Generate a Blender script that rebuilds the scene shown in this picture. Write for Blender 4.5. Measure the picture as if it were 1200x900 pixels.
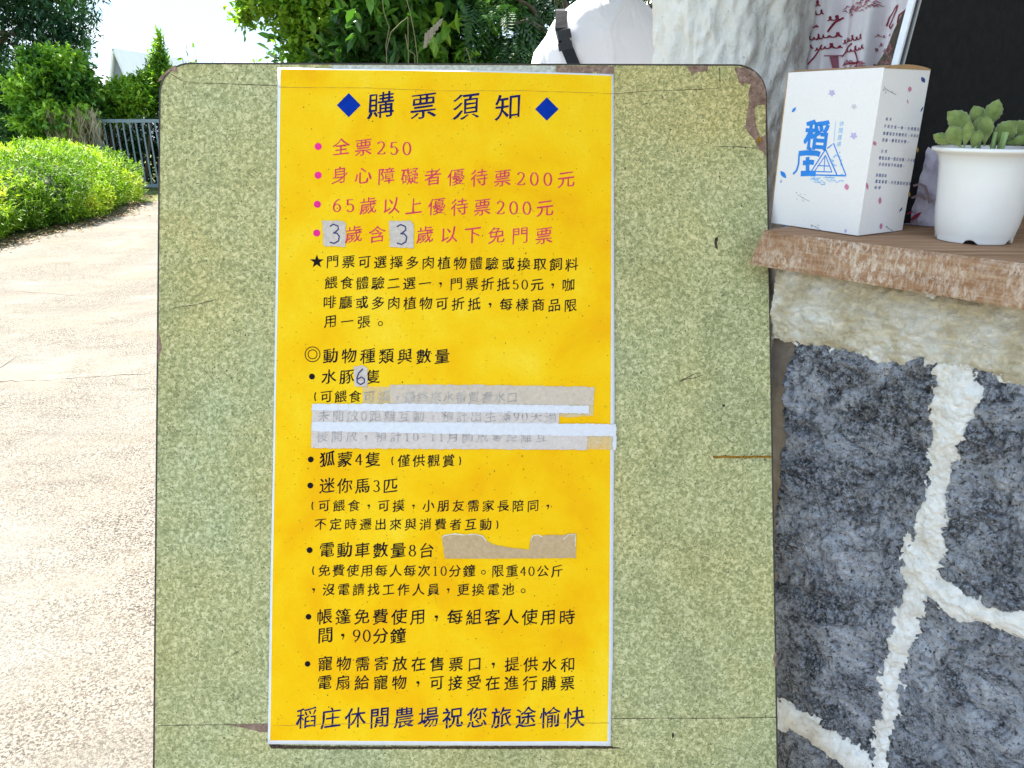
import bpy, math, random
import numpy as np
from mathutils import Vector

# ------------------------------------------------------------------ camera, sky, sun, exposure
SC = bpy.context.scene
for _o in list(bpy.data.objects):
    bpy.data.objects.remove(_o)
COL = SC.collection
PITCH = math.radians(20.0)
CAM_Z = 1.20
FPX = 873.0                                   # focal length in pixels of the 1200 px wide photograph
cam_d = bpy.data.cameras.new("camera")
cam = bpy.data.objects.new("camera", cam_d)
COL.objects.link(cam)
cam.location = (0, 0, CAM_Z)
cam.rotation_euler = (math.pi / 2 - PITCH, 0, 0)
cam_d.sensor_width = 36.0
cam_d.lens = 36.0 * FPX / 1200.0
cam_d.clip_start = 0.02
cam_d.clip_end = 2000
SC.camera = cam

SUN_EL = math.radians(56.0)
SUN_AZ = math.radians(-46.0)                  # measured from +Y towards +X: ahead of the camera, a little to the left
w = bpy.data.worlds.new("World")
SC.world = w
w.use_nodes = True
wn = w.node_tree.nodes
wl = w.node_tree.links
bg = wn["Background"]
sky = wn.new("ShaderNodeTexSky")
sky.sky_type = 'NISHITA'
sky.sun_disc = False
sky.sun_elevation = SUN_EL
sky.sun_rotation = SUN_AZ
sky.altitude = 50
sky.air_density = 1.0
sky.dust_density = 0.6
sky.ozone_density = 1.3
# thin high cloud over the whole sky
tc = wn.new("ShaderNodeTexCoord")
mp = wn.new("ShaderNodeMapping")
mp.inputs['Scale'].default_value = (1.0, 1.0, 3.2)
cn = wn.new("ShaderNodeTexNoise")
cn.inputs['Scale'].default_value = 3.1
cn.inputs['Detail'].default_value = 7
cn.inputs['Roughness'].default_value = 0.6
cn.inputs['Distortion'].default_value = 0.6
cr = wn.new("ShaderNodeValToRGB")
cr.color_ramp.elements[0].position = 0.49
cr.color_ramp.elements[0].color = (0.70, 0.95, 1.25, 1)      # thin veil
cr.color_ramp.elements[1].position = 0.66
cr.color_ramp.elements[1].color = (1.75, 1.92, 2.12, 1)        # whiter streaks
cm = wn.new("ShaderNodeMix")
cm.data_type = 'RGBA'
cm.inputs['Factor'].default_value = 0.99
wl.new(tc.outputs['Generated'], mp.inputs['Vector'])
wl.new(mp.outputs['Vector'], cn.inputs['Vector'])
wl.new(cn.outputs['Fac'], cr.inputs['Fac'])
wl.new(cr.outputs['Color'], cm.inputs['B'])
wl.new(sky.outputs['Color'], cm.inputs['A'])
wl.new(cm.outputs['Result'], bg.inputs['Color'])
bg.inputs['Strength'].default_value = 0.15

sun_d = bpy.data.lights.new("sun", 'SUN')
sun_d.energy = 2.5
sun_d.angle = math.radians(0.5)
sun_d.color = (1.0, 0.93, 0.82)
sun = bpy.data.objects.new("sun", sun_d)
COL.objects.link(sun)
SDIR = Vector((math.sin(SUN_AZ) * math.cos(SUN_EL), math.cos(SUN_AZ) * math.cos(SUN_EL), math.sin(SUN_EL)))
sun.rotation_euler = (-SDIR).to_track_quat('-Z', 'Y').to_euler()
sun.location = SDIR * 30

SC.view_settings.view_transform = 'Standard'
SC.view_settings.look = 'None'
SC.view_settings.exposure = 3.14
SC.view_settings.gamma = 1.0

R = random.Random(7)
NR = np.random.RandomState(11)

# ------------------------------------------------------------------ helpers
CP, SP = math.cos(PITCH), math.sin(PITCH)

def ray(px, py):
    """direction (unit depth along the lens axis) of a point of the photograph"""
    x = (px - 600) / FPX
    y = (450 - py) / FPX
    return Vector((x, CP + y * SP, y * CP - SP))

def on_z(px, py, z):
    d = ray(px, py)
    t = (z - CAM_Z) / d.z
    return Vector((0, 0, CAM_Z)) + d * t

def at_y(px, py, Y):
    d = ray(px, py)
    return Vector((0, 0, CAM_Z)) + d * (Y / d.y)

class Frame:
    """a real plane in the place: origin, right, up, outward normal"""
    def __init__(s, O, U, V):
        s.O = Vector(O); s.U = Vector(U).normalized(); s.V = Vector(V).normalized()
        s.N = s.U.cross(s.V).normalized()
        if s.N.dot(Vector((0, 0, CAM_Z)) - s.O) < 0:
            s.N = -s.N
    def px(s, x, y):
        d = ray(x, y)
        c = Vector((0, 0, CAM_Z))
        t = (s.O - c).dot(s.N) / d.dot(s.N)
        p = c + d * t - s.O
        return (p.dot(s.U), p.dot(s.V))
    def pxs(s, pts):
        return [s.px(*p) for p in pts]
    def to(s, u, v, h=0.0):
        return s.O + s.U * u + s.V * v + s.N * h

def empty(name, loc, label=None, cat=None, group=None, kind=None, rz=0.0):
    o = bpy.data.objects.new(name, None)
    o.location = loc
    o.rotation_euler = (0, 0, rz)
    o.empty_display_size = 0.1
    COL.objects.link(o)
    tag(o, label, cat, group, kind)
    return o

def tag(o, label=None, cat=None, group=None, kind=None):
    if label: o['label'] = label
    if cat: o['category'] = cat
    if group: o['group'] = group
    if kind: o['kind'] = kind
    return o

def world_loc(p):
    v = Vector((0, 0, 0))
    while p is not None:
        v += p.location
        p = p.parent
    return v

def obj(name, verts, faces, mat, parent=None, smooth=False, local=False):
    """one mesh object; verts in world metres (or in the parent's own space when local)"""
    m = bpy.data.meshes.new(name)
    V = np.asarray([tuple(v) for v in verts] if not isinstance(verts, np.ndarray) else verts, dtype=float)
    if parent is not None and not local:
        V = V - np.array(world_loc(parent))
    m.from_pydata(V.tolist() if len(V) < 60000 else V, [], faces)
    if smooth:
        m.polygons.foreach_set('use_smooth', [True] * len(m.polygons))
    if mat is not None:
        for mm in (mat if isinstance(mat, (list, tuple)) else [mat]):
            m.materials.append(mm)
    m.update()
    o = bpy.data.objects.new(name, m)
    o.parent = parent
    COL.objects.link(o)
    return o

def fast_mesh(name, V, F, mat, parent=None, smooth=False, attr=None):
    """large mesh from numpy arrays; F is (n,3) or (n,4)"""
    V = np.asarray(V, dtype=np.float32)
    F = np.asarray(F, dtype=np.int32)
    if parent is not None:
        V = V - np.array(world_loc(parent), dtype=np.float32)
    m = bpy.data.meshes.new(name)
    k = F.shape[1]
    m.vertices.add(len(V)); m.vertices.foreach_set('co', V.ravel())
    m.loops.add(F.size); m.loops.foreach_set('vertex_index', F.ravel())
    m.polygons.add(len(F))
    m.polygons.foreach_set('loop_start', np.arange(0, F.size, k, dtype=np.int32))
    m.polygons.foreach_set('loop_total', np.full(len(F), k, dtype=np.int32))
    if smooth:
        m.polygons.foreach_set('use_smooth', np.ones(len(F), dtype=bool))
    m.update(calc_edges=True)
    if attr is not None:
        a = m.attributes.new('tint', 'FLOAT', 'POINT')
        a.data.foreach_set('value', np.asarray(attr, dtype=np.float32))
    m.materials.append(mat)
    o = bpy.data.objects.new(name, m)
    o.parent = parent
    COL.objects.link(o)
    return o

class MB:
    def __init__(s): s.v = []; s.f = []
    def add(s, V, F):
        n = len(s.v)
        s.v += [Vector(p) for p in V]
        s.f += [tuple(i + n for i in f) for f in F]
    def box(s, c, h, ax=None):
        ax = ax or (Vector((1, 0, 0)), Vector((0, 1, 0)), Vector((0, 0, 1)))
        c = Vector(c)
        V = [c + ax[0] * (i * h[0]) + ax[1] * (j * h[1]) + ax[2] * (k * h[2]) for k in (-1, 1) for j in (-1, 1) for i in (-1, 1)]
        s.add(V, [(0, 2, 3, 1), (4, 5, 7, 6), (0, 1, 5, 4), (2, 6, 7, 3), (0, 4, 6, 2), (1, 3, 7, 5)])
    def tube(s, pts, rad, n=8, cap=True):
        pts = [Vector(p) for p in pts]
        if not hasattr(rad, '__len__'): rad = [rad] * len(pts)
        V = []; F = []
        up = Vector((0, 0, 1))
        for i, p in enumerate(pts):
            t = (pts[min(i + 1, len(pts) - 1)] - pts[max(i - 1, 0)]).normalized()
            a = t.cross(up)
            if a.length < 0.05: a = t.cross(Vector((0, 1, 0)))
            a.normalize(); b = t.cross(a)
            for k in range(n):
                q = 2 * math.pi * k / n
                V.append(p + a * (math.cos(q) * rad[i]) + b * (math.sin(q) * rad[i]))
        for i in range(len(pts) - 1):
            for k in range(n):
                k2 = (k + 1) % n
                F.append((i * n + k, i * n + k2, (i + 1) * n + k2, (i + 1) * n + k))
        if cap:
            F.append(tuple(range(n - 1, -1, -1)))
            F.append(tuple((len(pts) - 1) * n + k for k in range(n)))
        s.add(V, F)
    def build(s, name, mat, parent=None, smooth=False):
        return obj(name, s.v, s.f, mat, parent, smooth)

def prism(fr, poly, h0, h1):
    """polygon of a frame's (u, v) points between two heights"""
    n = len(poly)
    V = [fr.to(u, v, h0) for u, v in poly] + [fr.to(u, v, h1) for u, v in poly]
    F = [tuple(range(n)), tuple(range(2 * n - 1, n - 1, -1))]
    for i in range(n):
        j = (i + 1) % n
        F.append((i, i + n, j + n, j))
    return V, F

# value noise on numpy arrays
_LAT = NR.rand(256, 256)
def vnoise(x, y, seed=0):
    x = x + seed * 17.31; y = y + seed * 9.77
    xi = np.floor(x).astype(int); yi = np.floor(y).astype(int)
    fx = x - xi; fy = y - yi
    fx = fx * fx * (3 - 2 * fx); fy = fy * fy * (3 - 2 * fy)
    a = _LAT[xi % 256, yi % 256]; b = _LAT[(xi + 1) % 256, yi % 256]
    c = _LAT[xi % 256, (yi + 1) % 256]; d = _LAT[(xi + 1) % 256, (yi + 1) % 256]
    return (a * (1 - fx) + b * fx) * (1 - fy) + (c * (1 - fx) + d * fx) * fy - 0.5
def fbm(x, y, sc, octv=4, seed=0, rough=0.5):
    x = np.asarray(x, dtype=float) * sc; y = np.asarray(y, dtype=float) * sc
    r = 0; a = 1.0
    for k in range(octv):
        r = r + a * vnoise(x, y, seed + k * 3)
        x = x * 2.03 + 1.7; y = y * 2.03 - 0.9; a *= rough
    return r

# ------------------------------------------------------------------ materials
class Mat:
    def __init__(s, name, rough=0.6, spec=0.4):
        s.m = bpy.data.materials.new(name)
        s.m.use_nodes = True
        s.n = s.m.node_tree.nodes; s.l = s.m.node_tree.links
        s.b = s.n['Principled BSDF']
        s.b.inputs['Roughness'].default_value = rough
        s.b.inputs['Specular IOR Level'].default_value = spec
        s.tc = None
        s.hs = []
    def coord(s, scale=(1, 1, 1), rot=(0, 0, 0), src='Object'):
        if s.tc is None: s.tc = s.n.new('ShaderNodeTexCoord')
        mp = s.n.new('ShaderNodeMapping')
        mp.inputs['Scale'].default_value = scale
        mp.inputs['Rotation'].default_value = rot
        s.l.new(s.tc.outputs[src], mp.inputs['Vector'])
        return mp.outputs['Vector']
    def noise(s, scale, detail=4, rough=0.5, dist=0.0, vec=None):
        t = s.n.new('ShaderNodeTexNoise')
        t.inputs['Scale'].default_value = scale
        t.inputs['Detail'].default_value = detail
        t.inputs['Roughness'].default_value = rough
        t.inputs['Distortion'].default_value = dist
        s.l.new(vec if vec is not None else s.coord(), t.inputs['Vector'])
        return t.outputs['Fac']
    def voro(s, scale, feature='F1', vec=None, out='Distance'):
        t = s.n.new('ShaderNodeTexVoronoi')
        t.feature = feature
        t.inputs['Scale'].default_value = scale
        s.l.new(vec if vec is not None else s.coord(), t.inputs['Vector'])
        return t.outputs[out]
    def ramp(s, fac, stops, interp='LINEAR'):
        r = s.n.new('ShaderNodeValToRGB')
        r.color_ramp.interpolation = interp
        e = r.color_ramp.elements
        while len(e) < len(stops): e.new(0.5)
        for q, (p, c) in zip(e, stops):
            q.position = p
            q.color = (*c, 1) if hasattr(c, '__len__') else (c, c, c, 1)
        s.l.new(fac, r.inputs['Fac'])
        return r.outputs['Color']
    def mix(s, fac, a, b, mode='MIX'):
        t = s.n.new('ShaderNodeMix'); t.data_type = 'RGBA'; t.blend_type = mode
        for sock, v in (('Factor', fac), ('A', a), ('B', b)):
            i = t.inputs[sock]
            if hasattr(v, 'links') or hasattr(v, 'is_linked'): s.l.new(v, i)
            elif hasattr(v, '__len__'): i.default_value = (*v, 1)
            else: i.default_value = v
        return t.outputs['Result']
    def math(s, op, a, b=0.0):
        t = s.n.new('ShaderNodeMath'); t.operation = op
        for k, v in ((0, a), (1, b)):
            if hasattr(v, 'is_linked'): s.l.new(v, t.inputs[k])
            else: t.inputs[k].default_value = v
        return t.outputs[0]
    def attr(s, name):
        t = s.n.new('ShaderNodeAttribute'); t.attribute_name = name
        return t.outputs['Fac']
    def color(s, c):
        if hasattr(c, 'is_linked'): s.l.new(c, s.b.inputs['Base Color'])
        else: s.b.inputs['Base Color'].default_value = (*c, 1)
        return s
    def rough(s, v): s.l.new(v, s.b.inputs['Roughness']); return s
    def bump(s, h, dist=0.002, strength=1.0):
        t = s.n.new('ShaderNodeBump')
        t.inputs['Distance'].default_value = dist
        t.inputs['Strength'].default_value = strength
        s.l.new(h, t.inputs['Height'])
        if s.hs: s.l.new(s.hs[-1], t.inputs['Normal'])
        s.hs.append(t.outputs['Normal'])
        s.l.new(t.outputs['Normal'], s.b.inputs['Normal'])
        return s

def plain(name, c, rough=0.6, var=0.12, scale=30, spec=0.4, bump=0.0):
    m = Mat(name, rough, spec)
    n = m.noise(scale, 4, 0.6)
    lo = tuple(x * (1 - var) for x in c); hi = tuple(min(1, x * (1 + var)) for x in c)
    m.color(m.ramp(n, [(0.3, lo), (0.7, hi)]))
    if bump: m.bump(n, bump)
    return m.m

def leafmat(name, stops, transl=0.35, rough=0.5):
    m = Mat(name, rough, 0.35)
    col = m.ramp(m.attr('tint'), stops)
    m.color(col)
    tr = m.n.new('ShaderNodeBsdfTranslucent')
    m.l.new(m.mix(1.0, col, (1.25, 1.3, 0.55), 'MULTIPLY'), tr.inputs['Color'])
    mx = m.n.new('ShaderNodeMixShader'); mx.inputs['Fac'].default_value = transl
    m.l.new(m.b.outputs[0], mx.inputs[1]); m.l.new(tr.outputs[0], mx.inputs[2])
    m.l.new(mx.outputs[0], m.n['Material Output'].inputs['Surface'])
    return m.m

# --- board laminate: marbled yellow green over grey green
m = Mat('laminate', 0.5, 0.18)
n1 = m.noise(185, 3, 0.64, 0.8)
big = m.noise(3.2, 3, 0.5, vec=m.coord())
pat = m.ramp(n1, [(0.34, (0.29, 0.28, 0.13)), (0.45, (0.395, 0.37, 0.175)), (0.53, (0.53, 0.475, 0.24)), (0.63, (0.72, 0.63, 0.37))])
tone = m.ramp(big, [(0.35, (0.88, 0.97, 0.96)), (0.65, (1.0, 0.96, 0.78))])
pat = m.mix(1.0, pat, tone, 'MULTIPLY')
stain = m.ramp(m.noise(5.5, 6, 0.7, 0.6), [(0.36, (0.80, 0.82, 0.80)), (0.5, (1.0, 1.0, 1.0)), (0.68, (1.0, 0.94, 0.84))])
pat = m.mix(0.8, pat, stain, 'MULTIPLY')
speck = m.ramp(m.noise(420, 2, 0.5), [(0.33, 0.0), (0.38, 1.0)])
pat = m.mix(m.math('SUBTRACT', 1.0, speck), pat, (0.12, 0.13, 0.07))
spots = m.ramp(m.voro(38), [(0.035, 1.0), (0.055, 0.0)])
pat = m.mix(spots, pat, (0.05, 0.04, 0.02))
m.color(pat)
m.rough(m.ramp(m.noise(9, 5, 0.7), [(0.3, 0.34), (0.7, 0.6)]))
m.bump(m.noise(260, 3, 0.6), 0.00025, 0.5)
M_LAM = m.m
M_EDGE = plain('dark_brown_edge', (0.045, 0.03, 0.026), 0.5, 0.4, 60, bump=0.001)
m = Mat('bare_board', 0.85, 0.2)
m.color(m.ramp(m.noise(120, 6, 0.7, 0.5), [(0.3, (0.12, 0.065, 0.045)), (0.55, (0.30, 0.19, 0.14)), (0.72, (0.46, 0.34, 0.27))]))
m.bump(m.noise(220, 5, 0.7), 0.0008)
M_BARE = m.m
m = Mat('grime_and_shade', 0.8, 0.2)
m.color(m.ramp(m.noise(300, 3, 0.6), [(0.35, (0.02, 0.014, 0.01)), (0.7, (0.12, 0.08, 0.05))]))
M_GRIME_SHADE = m.m
m = Mat('rust', 0.85, 0.2)
m.color(m.ramp(m.noise(500, 3, 0.6), [(0.35, (0.10, 0.035, 0.005)), (0.55, (0.34, 0.17, 0.02)), (0.7, (0.42, 0.27, 0.06))]))
M_RUST = m.m
M_RESIDUE = plain('tape_residue', (0.50, 0.49, 0.42), 0.55, 0.3, 160)
# --- poster
m = Mat('white_paper', 0.5, 0.3)
m.color(m.ramp(m.noise(60, 4, 0.6), [(0.3, (0.74, 0.76, 0.82)), (0.7, (0.84, 0.85, 0.88))]))
M_PAPER = m.m
m = Mat('yellow_print', 0.55, 0.08)
y = m.ramp(m.noise(7, 5, 0.62, 0.4), [(0.34, (0.92, 0.45, 0.001)), (0.46, (0.95, 0.53, 0.002)), (0.58, (0.96, 0.59, 0.008)), (0.72, (0.97, 0.66, 0.03))])
y = m.mix(m.ramp(m.noise(300, 3, 0.7), [(0.45, 0.0), (0.75, 0.35)]), y, (0.80, 0.46, 0.0))
y = m.mix(m.ramp(m.noise(130, 4, 0.72), [(0.655, 0.0), (0.70, 0.55)]), y, (0.42, 0.25, 0.01))
y = m.mix(m.ramp(m.voro(95), [(0.05, 1.0), (0.09, 0.0)]), y, (0.28, 0.13, 0.01))
m.color(y)
m.rough(m.ramp(m.noise(20, 4, 0.6), [(0.3, 0.45), (0.7, 0.65)]))
m.bump(m.noise(14, 3, 0.5), 0.0012, 0.6)
M_YEL = m.m
M_BLACK = plain('black_ink', (0.012, 0.009, 0.012), 0.6, 0.3, 90, 0.05)
M_NAVY = plain('navy_ink', (0.012, 0.012, 0.085), 0.6, 0.3, 90, 0.05)
M_BLUE = plain('blue_ink', (0.002, 0.03, 0.30), 0.6, 0.2, 60, 0.05)
M_PINK = plain('pink_ink', (0.66, 0.05, 0.09), 0.6, 0.15, 60, 0.08)
M_MAG = plain('magenta_ink', (0.82, 0.03, 0.25), 0.6, 0.1, 60, 0.08)
M_PEN = plain('pen_ink', (0.03, 0.025, 0.12), 0.5, 0.3, 90)
M_FAINT = plain('faded_ink', (0.40, 0.36, 0.34), 0.6, 0.5, 110)
def papertape(name, a, b, alpha=0.0):
    m = Mat(name, 0.8, 0.2)
    m.color(m.ramp(m.noise(160, 5, 0.75, vec=m.coord((1, 1, 1))), [(0.3, a), (0.7, b)]))
    m.bump(m.noise(240, 4, 0.6), 0.0006)
    if alpha:
        m.l.new(m.ramp(m.noise(60, 4, 0.7), [(0.35, alpha * 0.5), (0.65, alpha)]), m.b.inputs['Alpha'])
    return m.m
M_TAPE_A = papertape('pinkish_masking_tape', (0.54, 0.43, 0.33), (0.69, 0.57, 0.46))
M_TAPE_B = papertape('white_masking_tape', (0.66, 0.65, 0.68), (0.78, 0.76, 0.80))
M_TAPE_C = papertape('beige_masking_tape', (0.58, 0.48, 0.43), (0.72, 0.63, 0.58))
M_TAPE_T = papertape('worn_masking_tape', (0.72, 0.58, 0.30), (0.78, 0.68, 0.46), 0.75)
M_PATCH = papertape('grey_paper_patch', (0.50, 0.41, 0.34), (0.70, 0.61, 0.54))
M_TORN = papertape('torn_paper', (0.46, 0.30, 0.155), (0.60, 0.43, 0.25))
M_TORNEDGE = plain('torn_white_edge', (0.75, 0.68, 0.52), 0.8)
# --- concrete path: pale, worn, exposed grit
m = Mat('pale_concrete', 0.9, 0.1)
st = m.noise(1.1, 6, 0.62, 0.5, vec=m.coord((0.8, 1.6, 1)))
base = m.ramp(st, [(0.28, (0.115, 0.109, 0.100)), (0.42, (0.165, 0.157, 0.144)), (0.54, (0.205, 0.197, 0.182)), (0.72, (0.255, 0.247, 0.23))])
ochre = m.ramp(m.noise(1.5, 4, 0.6), [(0.42, 0.0), (0.68, 0.8)])
base = m.mix(ochre, base, (0.225, 0.19, 0.14))
gritmask = m.ramp(m.noise(1.6, 4, 0.6, 0.3), [(0.36, 0.25), (0.58, 1.0)])
grit = m.noise(170, 3, 0.75, 0.3)
gr = m.ramp(grit, [(0.40, (0.035, 0.032, 0.029)), (0.45, (0.095, 0.085, 0.073)), (0.51, (0.19, 0.174, 0.153)), (0.62, (0.26, 0.243, 0.218))])
base = m.mix(gritmask, base, gr)
fine = m.ramp(m.noise(330, 3, 0.8), [(0.40, (0.45, 0.43, 0.40)), (0.50, (1.0, 1.0, 1.0))])
base = m.mix(0.75, base, fine, 'MULTIPLY')
streak = m.ramp(m.noise(4.2, 7, 0.75, 0.7, vec=m.coord((0.7, 2.0, 1), (0, 0, 0.15))), [(0.38, (0.62, 0.60, 0.58)), (0.52, (1.0, 1.0, 1.0))])
base = m.mix(0.35, base, streak, 'MULTIPLY')
m.color(base)
m.bump(grit, 0.003, 0.8)
M_PATH = m.m
m = Mat('ground_soil', 0.95, 0.1)
m.color(m.ramp(m.noise(3.5, 8, 0.7), [(0.3, (0.045, 0.07, 0.02)), (0.5, (0.10, 0.13, 0.04)), (0.7, (0.20, 0.16, 0.09))]))
m.bump(m.noise(20, 6, 0.7), 0.03)
M_SOIL = m.m
# --- plaster, stone, mortar
m = Mat('white_plaster', 0.85, 0.15)
pl = m.noise(7, 6, 0.6, 0.4)
c = m.ramp(pl, [(0.3, (0.78, 0.74, 0.68)), (0.55, (0.86, 0.82, 0.77)), (0.75, (0.90, 0.87, 0.82))])
c = m.mix(m.ramp(m.noise(70, 4, 0.7), [(0.64, 0.0), (0.72, 0.5)]), c, (0.30, 0.27, 0.22))
m.color(c)
m.bump(m.noise(13, 4, 0.5, 0.5, vec=m.coord((1.2, 1.2, 0.9), (0.6, 0.6, 0.3))), 0.011, 0.9)
m.bump(m.noise(42, 5, 0.65, 0.8, vec=m.coord((1.5, 1.5, 0.8), (0.2, 0.7, 0.3))), 0.006, 0.8)
m.bump(m.noise(160, 4, 0.6), 0.0015, 0.8)
M_PLASTER = m.m
m = Mat('mortar', 0.9, 0.15)
c = m.ramp(m.noise(16, 6, 0.65, 0.6), [(0.28, (0.56, 0.49, 0.39)), (0.42, (0.77, 0.73, 0.66)), (0.56, (0.86, 0.85, 0.82))])
c = m.mix(m.ramp(m.noise(70, 5, 0.75, 1.5, vec=m.coord((1, 1, 2.4), (0.3, 0.5, 0))), [(0.60, 0.0), (0.68, 0.6)]), c, (0.24, 0.17, 0.09))
m.color(c)
m.bump(m.noise(55, 6, 0.7, 1.2), 0.006, 1.0)
M_MORTAR = m.m
m = Mat('straw_plaster', 0.9, 0.15)
c = m.ramp(m.noise(14, 6, 0.65, 0.6), [(0.28, (0.48, 0.39, 0.24)), (0.48, (0.68, 0.60, 0.44)), (0.62, (0.80, 0.76, 0.67))])
c = m.mix(m.ramp(m.noise(60, 5, 0.75, 1.8, vec=m.coord((1, 1, 2.2), (0.3, 0.5, 0))), [(0.62, 0.0), (0.68, 0.7)]), c, (0.20, 0.14, 0.07))
m.color(c)
m.bump(m.noise(48, 6, 0.7, 1.6, vec=m.coord((1, 1, 1.8), (0.4, 0.2, 0))), 0.008, 1.0)
M_STRAW = m.m
m = Mat('slate_stone', 0.65, 0.25)
a = m.noise(11, 10, 0.80, 1.0)
c = m.ramp(a, [(0.38, (0.03, 0.032, 0.036)), (0.45, (0.16, 0.162, 0.178)), (0.50, (0.36, 0.37, 0.41)), (0.58, (0.60, 0.615, 0.66))])
blot = m.ramp(m.noise(4.5, 7, 0.68, 0.9), [(0.42, 0.85), (0.50, 0.0)])
c = m.mix(blot, c, m.ramp(m.noise(48, 8, 0.82), [(0.42, (0.012, 0.013, 0.014)), (0.50, (0.12, 0.12, 0.125)), (0.58, (0.32, 0.32, 0.33))]))
c = m.mix(m.ramp(m.noise(170, 5, 0.85), [(0.51, 0.0), (0.55, 0.85)]), c, (0.44, 0.47, 0.54))
c = m.mix(m.ramp(m.noise(130, 6, 0.9), [(0.43, 0.95), (0.455, 0.0)]), c, (0.014, 0.014, 0.017))
c = m.mix(m.ramp(m.noise(30, 9, 0.88, 0.6, vec=m.coord((1, 1, .6))), [(0.605, 0.0), (0.625, 0.9)]), c, (0.68, 0.71, 0.76))
c = m.mix(m.ramp(m.noise(26, 8, 0.86, 1.8, vec=m.coord((1, 1, 1.6), (.5, .2, 0))), [(0.365, 1.0), (0.385, 0.0)]), c, (0.008, 0.008, 0.009))
m.color(c)
m.bump(a, 0.010, 1.0)
m.bump(m.noise(150, 6, 0.8), 0.004, 1.0)
m.bump(m.noise(20, 4, 0.6, 2.2), 0.012, 0.8)
M_STONE = m.m
m = Mat('brown_grey_plaster', 0.9, 0.1)
m.color(m.ramp(m.noise(30, 5, 0.7), [(0.3, (0.26, 0.215, 0.18)), (0.7, (0.42, 0.36, 0.31))]))
m.bump(m.noise(60, 5, 0.7), 0.003)
M_RETURN = m.m
# --- weathered plank
m = Mat('weathered_wood', 0.75, 0.2)
vg = m.coord((3, 3, 60), (0, 0, 0.861))
g = m.noise(1.0, 8, 0.7, 0.7, vec=m.coord((6, 120, 120), (0, 0, 0.861)))
c = m.ramp(g, [(0.3, (0.17, 0.085, 0.045)), (0.5, (0.33, 0.19, 0.11)), (0.7, (0.50, 0.34, 0.22))])
m.color(c)
m.bump(g, 0.0015, 0.8)
M_WOODTOP = m.m
m = Mat('whitewashed_wood', 0.85, 0.15)
g = m.noise(1.0, 7, 0.7, 0.5, vec=m.coord((9, 9, 130), (0, 0, 0.861)))
c = m.ramp(g, [(0.3, (0.20, 0.095, 0.045)), (0.5, (0.34, 0.19, 0.105)), (0.7, (0.47, 0.31, 0.19))])
sc_ = m.noise(1.0, 6, 0.78, 0.5, vec=m.coord((190, 190, 85), (0, 0, 0.861)))
wash = m.math('MULTIPLY', m.ramp(sc_, [(0.44, 0.0), (0.62, 1.0)]), m.ramp(m.noise(17, 4, 0.6), [(0.35, 0.15), (0.6, 0.9)]))
c = m.mix(wash, c, (0.68, 0.59, 0.50))
m.color(c)
m.bump(g, 0.002, 0.8); m.bump(sc_, 0.001, 0.6)
M_WASH = m.m
# --- goods
m = Mat('white_carton', 0.55, 0.3)
m.color(m.ramp(m.noise(350, 3, 0.7), [(0.3, (0.84, 0.80, 0.79)), (0.7, (0.89, 0.85, 0.84))]))
M_CARTON = m.m
M_KRAFT = plain('kraft_board', (0.45, 0.27, 0.13), 0.8)
M_CYAN = plain('print_blue', (0.02, 0.24, 0.75), 0.5, 0.1)
M_PALEBLUE = plain('print_pale_blue', (0.22, 0.50, 0.80), 0.5)
M_LILAC = plain('print_lilac', (0.52, 0.46, 0.72), 0.5)
M_ROSE = plain('print_rose', (0.62, 0.22, 0.36), 0.5)
M_PGREY = plain('print_grey', (0.36, 0.36, 0.38), 0.5)
M_GOLD = plain('print_gold', (0.45, 0.27, 0.06), 0.5)
M_DKBLUE = plain('print_dark_blue', (0.03, 0.06, 0.25), 0.5)
m = Mat('white_plastic', 0.28, 0.5)
m.color(m.ramp(m.noise(25, 3, 0.5), [(0.3, (0.84, 0.81, 0.79)), (0.7, (0.89, 0.86, 0.84))]))
m.b.inputs['Subsurface Weight'].default_value = 0.08
M_POT = m.m
M_RECESS_SHADE = plain('recess_shade_black', (0.01, 0.01, 0.01), 0.9)
m = Mat('fuzzy_succulent', 0.7, 0.25)
m.color(m.ramp(m.noise(90, 4, 0.6), [(0.3, (0.115, 0.165, 0.035)), (0.7, (0.26, 0.33, 0.095))]))
m.b.inputs['Sheen Weight'].default_value = 0.5
m.b.inputs['Subsurface Weight'].default_value = 0.1
m.b.inputs['Subsurface Radius'].default_value = (0.004, 0.006, 0.002)
m.bump(m.noise(900, 2, 0.5), 0.0003)
M_SUCC = m.m
M_SUCCEDGE = plain('succulent_leaf_margin', (0.30, 0.42, 0.16), 0.7)
m = Mat('black_panel', 0.6, 0.1)
m.color(m.ramp(m.noise(70, 5, 0.7), [(0.3, (0.008, 0.008, 0.009)), (0.7, (0.018, 0.018, 0.020))]))
M_PANEL = m.m
m = Mat('brushed_metal', 0.35, 0.5); m.color((0.6, 0.61, 0.62)); m.b.inputs['Metallic'].default_value = 0.7
M_SILVER = m.m
m = Mat('curtain_cotton', 0.9, 0.1)
m.color(m.ramp(m.noise(40, 4, 0.6), [(0.3, (0.88, 0.82, 0.87)), (0.7, (0.92, 0.87, 0.91))]))
m.bump(m.noise(500, 2, 0.5), 0.0003)
M_CURT = m.m
M_WINE = plain('wine_red_print', (0.27, 0.02, 0.05), 0.85, 0.3)
M_WINEPALE = plain('pale_wine_print', (0.42, 0.15, 0.20), 0.85, 0.3)
m = Mat('thin_plastic', 0.35, 0.5)
m.color(m.ramp(m.noise(30, 4, 0.6), [(0.3, (0.55, 0.48, 0.60)), (0.7, (0.72, 0.68, 0.78))]))
m.bump(m.noise(60, 5, 0.7, 0.8), 0.004)
M_BAG = m.m
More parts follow.
